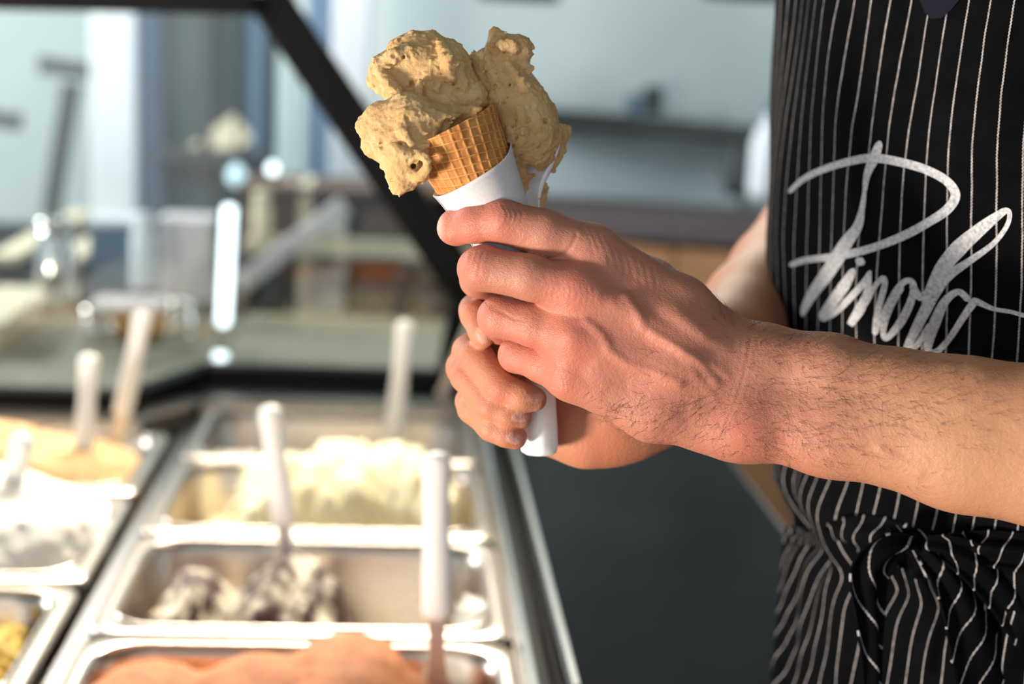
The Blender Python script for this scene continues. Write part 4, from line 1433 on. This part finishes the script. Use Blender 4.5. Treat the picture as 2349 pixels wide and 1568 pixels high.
# ---------------- deck, rails, counter
deck = empty('display_case', (-0.3, 1.4, 0.0), 'black and steel gelato display case holding the rows of tubs', 'display case')
YN, YF = 0.30, 2.06
box('cabinet', (-1.35, YN, 0.0), (0.128, 2.12, 0.72), M['frame'], deck, 0.004)
box('well_floor', (-1.30, YN + .03, 0.72), (0.110, YF, 0.745), M['steel_dark'], deck)
box('well_side', (0.113, YN, 0.72), (0.128, YF, 0.897), M['steel'], deck, 0.001)
box('well_end', (-1.30, 1.93, 0.72), (0.113, 1.945, 0.90), M['steel'], deck, 0.001)
box('divider', (LX1 + .003, YN, 0.745), (PX0 - .003, 1.90, 0.884), M['steel_dark'], deck, 0.002)
# steel ledge behind the tubs, stepping forward on the left
q = [onZ(430, 905, .905), onZ(1000, 905, .905)]
bar('back_ledge', (-0.275, 1.975, .902), (0.128, 1.975, .902), 0.085, 0.018, M['steel'], deck, 0.004, up=(0, 0, 1))
bar('back_ledge', (-0.275, 1.965, .902), (-0.345, 1.855, .902), 0.060, 0.018, M['steel'], deck, 0.004, up=(0, 0, 1))
bar('back_ledge', (-1.30, 1.835, .902), (-0.325, 1.835, .902), 0.055, 0.018, M['steel'], deck, 0.004, up=(0, 0, 1))
bar('gasket', (-1.30, 1.875, .918), (-0.35, 1.875, .918), 0.022, 0.03, M['rubber'], deck, 0.003, up=(0, 0, 1))
bar('gasket', (-0.35, 1.880, .918), (-0.275, 2.03, .918), 0.022, 0.03, M['rubber'], deck, 0.003, up=(0, 0, 1))
bar('gasket', (-0.275, 2.035, .918), (0.10, 2.035, .918), 0.030, 0.034, M['rubber'], deck, 0.003, up=(0, 0, 1))
# chrome rail, gasket and mirror lip down the staff side
box('side_rail', (0.115, YN, 0.895), (0.127, 2.03, 0.912), M['steel_bright'], deck, 0.0035)
box('gasket', (0.1285, YN, 0.88), (0.137, 2.03, 0.906), M['rubber'], deck, 0.002)
gp = empty('glass_guard', (0.1405, 1.5, .90), 'low upright glass guard between the tubs and the black counter', 'glass panel')
box('pane', (0.1376, 0.95, .893), (0.1424, 2.03, .9615), M['glass'], gp, 0.0)
box('polished_edge', (0.1374, 0.95, .9615), (0.1426, 2.03, .9640), M['steel_bright'], gp, 0.0008)

ctr = empty('service_counter', (0.30, 1.6, 0.0), 'glossy black service counter beside the tubs', 'counter')
box('worktop', (0.1436, 1.06, 0.870), (0.437, 2.55, 0.900), M['counter'], ctr, 0.0025)
box('body', (0.15, 1.08, 0.0), (0.42, 2.52, 0.870), M['frame'], ctr, 0.003)
box('edge_trim', (0.437, 1.06, 0.872), (0.4405, 2.55, 0.9005), M['steel_dark'], ctr, 0.0008)

# ---------------- glass end panel with its black frame
YG = 2.06
end = empty('glass_end_panel', (-0.3, YG, 0.92), 'sloping glass end panel in a thick black frame behind the tubs', 'glass panel')
def G2(px, py): return onY(px, py, YG)
tl, tr, mr, br = G2(-420, -12), G2(605, 10), G2(1066, 655), G2(1018, 905)
bl_ = G2(-420, 905)
def gbar(name, a, b, w): return bar(name, a, b, w, 0.036, M['frame'], end, 0.005)
gbar('top_bar', tl, tr + np.array([.012, 0, 0]), 0.030)
gbar('slope_bar', tr + np.array([0.004, 0, .012]), mr, 0.058)
gbar('front_bar', mr + np.array([0.004, 0, .015]), br, 0.034)
pane = [tl, tr, mr, br, bl_]
VV = [p + np.array([0, dy, 0]) for dy in (-.003, .003) for p in pane]
mesh_obj('pane', VV, [(4, 3, 2, 1, 0), (5, 6, 7, 8, 9)] + [(i, (i + 1) % 5, 5 + (i + 1) % 5, 5 + i) for i in range(5)], M['glass'], end, smooth=False)
strut = bar('chrome_strut', onY(1090, 728, 2.00), onY(1006, 925, 2.00), 0.018, 0.012, M['steel'], end, 0.003)
# ================================================================== THE SHOP BEHIND
tag(box('ceiling', (-3.5, -1.2, 2.75), (4, 6, 2.85), M['teal_grey']), kind='structure')
tag(box('floor', (-6, -3, -0.02), (6, 7, 0.0), M['floor']), kind='structure')
# back wall, turned so its right end comes nearer
WP = np.array([0.6, 3.75, 0.0]); WA = math.radians(-24)
WD = np.array([math.cos(WA), math.sin(WA), 0]); WN = np.array([math.sin(WA), -math.cos(WA), 0])
def onP(px, py, off=0.0):
    r = ray(px, py); p0 = WP + WN * off
    return CAM + r * (((p0 - CAM) @ WN) / (r @ WN))
def wallquad(name, p0, along, length, h0, h1, mat, thick=.08):
    a = p0 - along * length[0]; b = p0 + along * length[1]
    o = bar(name, a + np.array([0, 0, (h0 + h1) / 2]), b + np.array([0, 0, (h0 + h1) / 2]), thick, h1 - h0, mat, None, 0, up=(0, 0, 1))
    return tag(o, kind='structure')
wallquad('wall_back', WP - WN * 0.04, WD, (1.05, 4.0), 0, 3.2, M['wall'])
wallquad('wall_left', np.array([-1.2, 4.9, 0]), np.array([1.0, 0.0, 0]), (4.0, 1.2), 0, 3.2, M['wall'])

def wbar(name, a, b, w, t, mat, off, label, cat):
    o = bar(name, onP(*a, off), onP(*b, off), w, t, mat, None, 0.004, up=WN)
    return tag(o, label, cat)
# dark shelf on the wall and the things on and under it
sh = empty('wall_shelf', onP(1500, 290, .1), 'long dark grey shelf across the pale wall', 'shelf')
bar('board', onP(1150, 254, .10), onP(1900, 322, .10), 0.030, 0.10, M['dark_grey'], sh, 0.004, up=WN)
bar('wall_rail', onP(1150, 268, .02), onP(1900, 336, .02), 0.02, 0.03, M['dark_grey'], sh, 0.002, up=WN)
g = empty('card_reader', onP(1490, 262, .12), 'small black and silver gadget on the dark wall shelf', 'gadget')
p = onP(1488, 258, .12)
box('case', p + np.array([-.015, -.03, -.005]), p + np.array([.03, .03, .065]), M['dark_grey'], g, 0.006)
p = onP(1462, 258, .13)
box('screen', p + np.array([-.03, -.03, -.005]), p + np.array([.022, .0, .045]), M['blue_grey'], g, 0.004)
lf = empty('ceiling_lamp', onP(1190, -2, .4), 'dark lamp shade at the top of the pale wall', 'lamp')
lathe('shade', [(.02, .06), (.09, .03), (.10, 0), (.09, -.004), (.02, .02)], onP(1190, -2, .4), M['dark_grey'], lf)
lathe('stem', [(.006, .05), (.006, .9)], onP(1190, -2, .4), M['dark_grey'], lf, 10)
lf = empty('ceiling_lamp', onP(1720, -4, .4), 'broad dark lamp shade above the end of the wall shelf', 'lamp')
lathe('shade', [(.02, .06), (.10, .03), (.11, 0), (.10, -.004), (.02, .02)], onP(1720, -4, .4), M['dark_grey'], lf)
lathe('stem', [(.006, .05), (.006, .9)], onP(1720, -4, .4), M['dark_grey'], lf, 10)
# low cabinet along the wall: dark ledge, wooden front
cb = empty('wall_cabinet', onP(1550, 900, .3), 'wooden cabinet with a dark ledge along the wall', 'cabinet')
a, b = onP(1120, 478, .30), onP(2100, 545, .30)
bar('ledge', a, b, 0.045, 0.34, M['ledge'], cb, 0.004, up=WN)
za = a[2] - 0.03
for k in range(6):
    u0, u1 = k / 6 + .002, (k + 1) / 6 - .002
    pa = a + (b - a) * u0; pb = a + (b - a) * u1
    pa[2] = pb[2] = (a + (b - a) * (u0 + u1) / 2)[2] / 2 - .015
    bar('door', pa + WN * 0.0, pb + WN * 0.0, (a + (b - a) * (u0 + u1) / 2)[2] - .06, 0.32, M['wood'], cb, 0.003, up=WN)
# bottle and dark jug near the apron
bt = empty('bottle', onP(1745, 500, .25), 'pale plastic bottle on the wall cabinet beside the apron', 'bottle')
lathe('body', [(.0, 0), (.038, .002), (.040, .02), (.040, .13), (.03, .16), (.014, .18), (.014, .20)], onP(1752, 455, .27), M['white_paint'], bt)
lathe('cap', [(.016, .20), (.016, .225), (.004, .228)], onP(1752, 455, .27), M['blue_grey'], bt)
bt = empty('jug', onP(1690, 490, .25), 'dark jug on the wall cabinet beside the pale bottle', 'jug')
lathe('body', [(.0, 0), (.03, .002), (.036, .03), (.034, .08), (.026, .11), (.03, .12)], onP(1690, 450, .25), M['dark_grey'], bt)
lathe('spout', [(.01, .0), (.005, .05)], onP(1676, 420, .25), M['dark_grey'], bt, 10, axis=(-.6, 0, .8))
# steel back panel below the shelf
tag(bar('splash_panel', onP(1230, 385, .01), onP(1700, 440, .01), 0.13, 0.012, M['pale_panel'], None, 0.002, up=WN), 'flat pale grey panel on the wall under the dark shelf', 'panel')

# columns
def post(name, px, py, Y, w, d, mat, label, cat, z1=3.2):
    p = onY(px, py, Y)
    r = empty(name, (p[0], Y, 0), label, cat)
    box('shaft', (p[0] - w / 2, Y - d / 2, 0.06), (p[0] + w / 2, Y + d / 2, z1), mat, r, 0.006)
    box('foot', (p[0] - w / 2 - .01, Y - d / 2 - .01, 0), (p[0] + w / 2 + .01, Y + d / 2 + .01, 0.06), mat, r, 0.004)
    return r
post('column', 268, 200, 3.55, 0.105, 0.10, M['white_paint'], 'white column seen through the glass next to a blue grey jamb', 'column')
post('door_jamb', 335, 200, 3.60, 0.045, 0.10, M['blue_grey'], 'narrow blue grey jamb against the white column', 'jamb')
post('column', 806, 150, 3.40, 0.085, 0.09, M['white_paint'], 'white column rising past the corner of the black frame', 'column')
post('door_jamb', 735, 150, 3.45, 0.06, 0.09, M['blue_grey'], 'blue grey jamb beside the white column above the sloping frame', 'jamb')
# dark window wall between the columns
dw = empty('dark_window', (-0.75, 4.3, 0), 'dark teal window between the white columns', 'window')
a0, a1 = onY(352, 200, 4.3)[0], onY(715, 200, 4.3)[0]
box('pane', (a0, 4.30, 0.5), (a1, 4.33, 2.4), M['dark_glass'], dw, 0.004)
for k, u in enumerate((0.02, .34, .66, .98)):
    xx = a0 + (a1 - a0) * u
    box('mullion', (xx - .02, 4.26, 0.5), (xx + .02, 4.30, 2.4), M['dark_grey'] if k % 2 else M['blue_grey'], dw, 0.004)
box('sill', (a0, 4.2, 1.02), (a1, 4.3, 1.06), M['dark_grey'], dw, 0.004)

# shelf brackets and stand on the far left wall
st = empty('display_stand', onY(150, 480, 4.2), 'dark metal stand with two arms against the pale left wall', 'stand')
p0, p1 = onY(165, 190, 4.2), onY(120, 470, 4.2)
bar('post', p0, p1, 0.05, 0.04, M['dark_grey'], st, 0.004)
bar('arm', onY(95, 148, 4.2), onY(240, 168, 4.2), 0.045, 0.05, M['dark_grey'], st, 0.004)
bar('arm', onY(-80, 262, 4.2), onY(45, 280, 4.2), 0.045, 0.05, M['dark_grey'], st, 0.004)
bar('leg', p1, np.array([p1[0], p1[1], 0.0]), 0.05, 0.04, M['dark_grey'], st, 0.004)
# dark side table with sunlit slats
tb = empty('slatted_bench', (-0.75, 3.0, 0), 'dark bench with pale sunlit slats beyond the glass', 'bench')
ZB = 0.92
def alongY(p0, p1, w, nm, mat, t=.02):
    a, b = onZ(*p0, ZB), onZ(*p1, ZB)
    x = (a[0] + b[0]) / 2
    return box(nm, (x - w / 2, min(a[1], b[1]), ZB - t), (x + w / 2, max(a[1], b[1]), ZB), mat, tb, .003)
box('frame', (-1.7, 2.82, ZB - .10), (-0.55, 3.75, ZB - .03), M['frame'], tb, .004)
for x in (-1.65, -.62):
    for y in (2.88, 3.7):
        box('leg', (x - .03, y - .03, 0), (x + .03, y + .03, ZB - .1), M['dark_grey'], tb, .003)
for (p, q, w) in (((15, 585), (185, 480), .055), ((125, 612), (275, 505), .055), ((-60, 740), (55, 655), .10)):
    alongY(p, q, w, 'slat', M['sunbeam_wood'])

# worktop behind the glass with boxes, cups, jars
wt = empty('back_worktop', (-0.5, 2.6, 0), 'grey worktop behind the glass panel crowded with boxes and cups', 'worktop')
ZW = 0.86
box('top', (-1.5, 2.16, ZW - .03), (0.10, 2.75, ZW), M['stone_top'], wt, .003)
box('front', (-1.48, 2.18, 0), (0.08, 2.72, ZW - .03), M['dark_grey'], wt, .003)

def crate(x0, x1, py0, py1, Y, d, mat, name, label, cat, lidmat=None, group=None):
    a = onY(x0, py1, Y); b = onY(x1, py0, Y)
    z0 = a[2]
    r = empty(name, ((a[0] + b[0]) / 2, Y + d / 2, z0), label, cat, group)
    box('body', (a[0], Y, z0), (b[0], Y + d, b[2] - .01), mat, r, .004)
    box('lid', (a[0] - .004, Y - .004, b[2] - .012), (b[0] + .004, Y + d + .004, b[2]), lidmat or mat, r, .003)
    return r

# shelf unit of brown wood with cream shelves
su = empty('shelf_unit', (-0.1, 2.95, 0), 'brown shelf unit with cream shelves behind the glass', 'shelf unit')
YS = 2.92
xa, xb = onY(560, 700, YS)[0], onY(1085, 700, YS)[0]
ztop = onY(800, 430, YS)[2]
box('back', (xa, YS + .20, 0), (xb, YS + .22, ztop), M['maroon'], su, .002)
for px in (560, 695, 968, 1085):
    x = onY(px, 700, YS)[0]
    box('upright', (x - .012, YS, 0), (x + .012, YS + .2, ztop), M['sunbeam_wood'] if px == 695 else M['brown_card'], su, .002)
for py, th in ((440, .012), (570, .036), (752, .040), (850, .024)):
    z = onY(820, py, YS)[2]
    box('shelf', (xa, YS - .01, z - th / 2), (xb, YS + .2, z + th / 2), M['brown_card'] if py == 440 else M['cream_paint'], su, .003)
YC = YS + .02
def onshelf(px, w, py_shelf, h, mat, name, label, cat, lidmat=None, dth=.12):
    z = onY(820, py_shelf, YS)[2] + .0225
    x = onY(px, py_shelf, YC)[0]
    r = empty(name, (x, YC + dth / 2, z), label, cat)
    box('body', (x - w / 2, YC, z), (x + w / 2, YC + dth, z + h - .01), mat, r, .004)
    box('lid', (x - w / 2 - .003, YC - .003, z + h - .012), (x + w / 2 + .003, YC + dth + .003, z + h), lidmat or mat, r, .003)
onshelf(640, .09, 752, .085, M['dark_grey'], 'box', 'dark grey box on the cream shelf by the pale upright', 'box')
onshelf(748, .07, 752, .10, M['pink_card'], 'box', 'pale pink box on the cream shelf', 'box')
onshelf(880, .10, 752, .10, M['maroon'], 'box', 'maroon box on the cream shelf', 'box', M['orange'])
onshelf(640, .10, 570, .09, M['brown_card'], 'box', 'brown cardboard box on the upper cream shelf', 'box', M['dark_grey'])
onshelf(760, .06, 570, .045, M['white_paint'], 'box', 'small white box on the upper cream shelf', 'box')
onshelf(880, .10, 570, .07, M['brown_card'], 'box', 'wide brown box on the upper cream shelf', 'box', M['maroon'])
onshelf(1020, .07, 752, .12, M['brown_card'], 'box', 'tall brown box at the end of the cream shelf', 'box', M['maroon'])
onshelf(640, .10, 850, .05, M['dark_grey'], 'box', 'flat dark box on the bottom shelf', 'box')
onshelf(880, .11, 850, .05, M['brown_card'], 'box', 'flat brown box on the bottom shelf', 'box')

crate(365, 480, 505, 690, 2.62, .10, M['pink_card'], 'napkin_box', 'pale pinkish napkin box beyond the glass', 'box')
crate(205, 300, 505, 700, 2.66, .07, M['blue_grey'], 'carton', 'upright blue grey carton on the back worktop', 'box', M['white_paint'])
crate(205, 360, 705, 770, 2.50, .10, M['amber'], 'syrup_tray', 'amber syrup tray on the back worktop', 'tray', M['pink_card'])
# bright vertical highlights built as glowing tubes
lt = empty('highlight_bar', onY(510, 880, 2.4), 'glowing vertical bar standing in for a bright highlight behind the glass', 'lamp')
a, b = onY(527, 470, 2.4), onY(512, 745, 2.4)
lathe('tube', [(.004, 0), (.011, .004), (.011, np.linalg.norm(a - b) - .004), (.004, np.linalg.norm(a - b))], b, M['glintglow'], lt, 16, axis=a - b)
a, b = onY(507, 805, 2.4), onY(500, 885, 2.4)
lathe('tube', [(.004, 0), (.011, .004), (.011, np.linalg.norm(a - b) - .004), (.004, np.linalg.norm(a - b))], b, M['glintglow'], lt, 16, axis=a - b)
bar('holder', onY(512, 745, 2.4), onY(507, 805, 2.4), 0.02, 0.02, M['steel_bright'], lt, .002)
# jars and steel cups
def jar(px, py, Y, r, h, mat, name, label, cat, capm=None):
    p = onY(px, py, Y); e = empty(name, p, label, cat)
    lathe('body', [(0, 0), (r * .9, .001), (r, r * .2), (r, h * .75), (r * .8, h * .9), (r * .8, h)], p, mat, e, 20)
    lathe('lid', [(r * .86, h), (r * .86, h + .014), (r * .2, h + .016)], p, capm or mat, e, 20)
jar(130, 720, 2.45, .035, .15, M['steel_bright'], 'steel_canister', 'steel canister with a bright lid beyond the glass', 'canister')
jar(330, 660, 2.55, .022, .12, M['white_paint'], 'bottle', 'slim white bottle beside the pinkish napkin box', 'bottle')
jar(600, 560, 2.80, .020, .09, M['cream_paint'], 'jar', 'cream jar beside the glowing bar', 'jar')
jar(420, 770, 2.45, .03, .05, M['steel_bright'], 'cup', 'steel cup below the napkin box', 'cup')
jar(225, 790, 2.35, .03, .05, M['steel_bright'], 'cup', 'steel cup behind the upright spatula handles', 'cup')
def glint(px, py, Y, r, mat, label, z_top):  # blurred bright dots built as glowing balls on added cords
    p = onY(px, py, Y); e = empty('highlight_dot', p, label, 'lamp')
    lathe('glint', [(r * .05, -r), (r * .7, -r * .7), (r, 0), (r * .7, r * .7), (r * .3, r * 1.2)], p, mat, e, 18)
    lathe('cord', [(.003, r * 1.1), (.003, z_top - p[2])], p, M['dark_grey'], e, 8)
glint(625, 388, 3.0, .012, M['glintglow'], 'highlight built as a small glowing bulb beyond the glass', 2.2)
M['glintdim'] = plain('dim_glint', (0.55, 0.72, 0.8, 1), 0.3, emit=1.0)  # faint glows imitating blurred highlights
M['glintwarm'] = plain('warm_glint', (0.75, 0.55, 0.42, 1), 0.3, emit=0.5)
glint(543, 405, 3.0, .022, M['glintdim'], 'highlight built as a dim bluish bulb over the lamp tube', 2.2)
glint(672, 440, 3.0, .022, M['glintwarm'], 'highlight built as a dim warm bulb over the shelf unit', 2.2)
tag(bar('light_beam_bar', onY(548, 655, 2.75), onY(790, 468, 2.75), .035, .02, M['pink_card'], None, .003), 'diagonal light beam built as a pale bar behind the glass', 'light_beam')  # light beam drawn as a solid pale bar
bar('sunlit_streak', onY(440, 375, 4.27), onY(560, 290, 4.27), .09, .02, M['sunbeam_wood'], dw, .003)  # pale bar put in for a sunlit beige streak
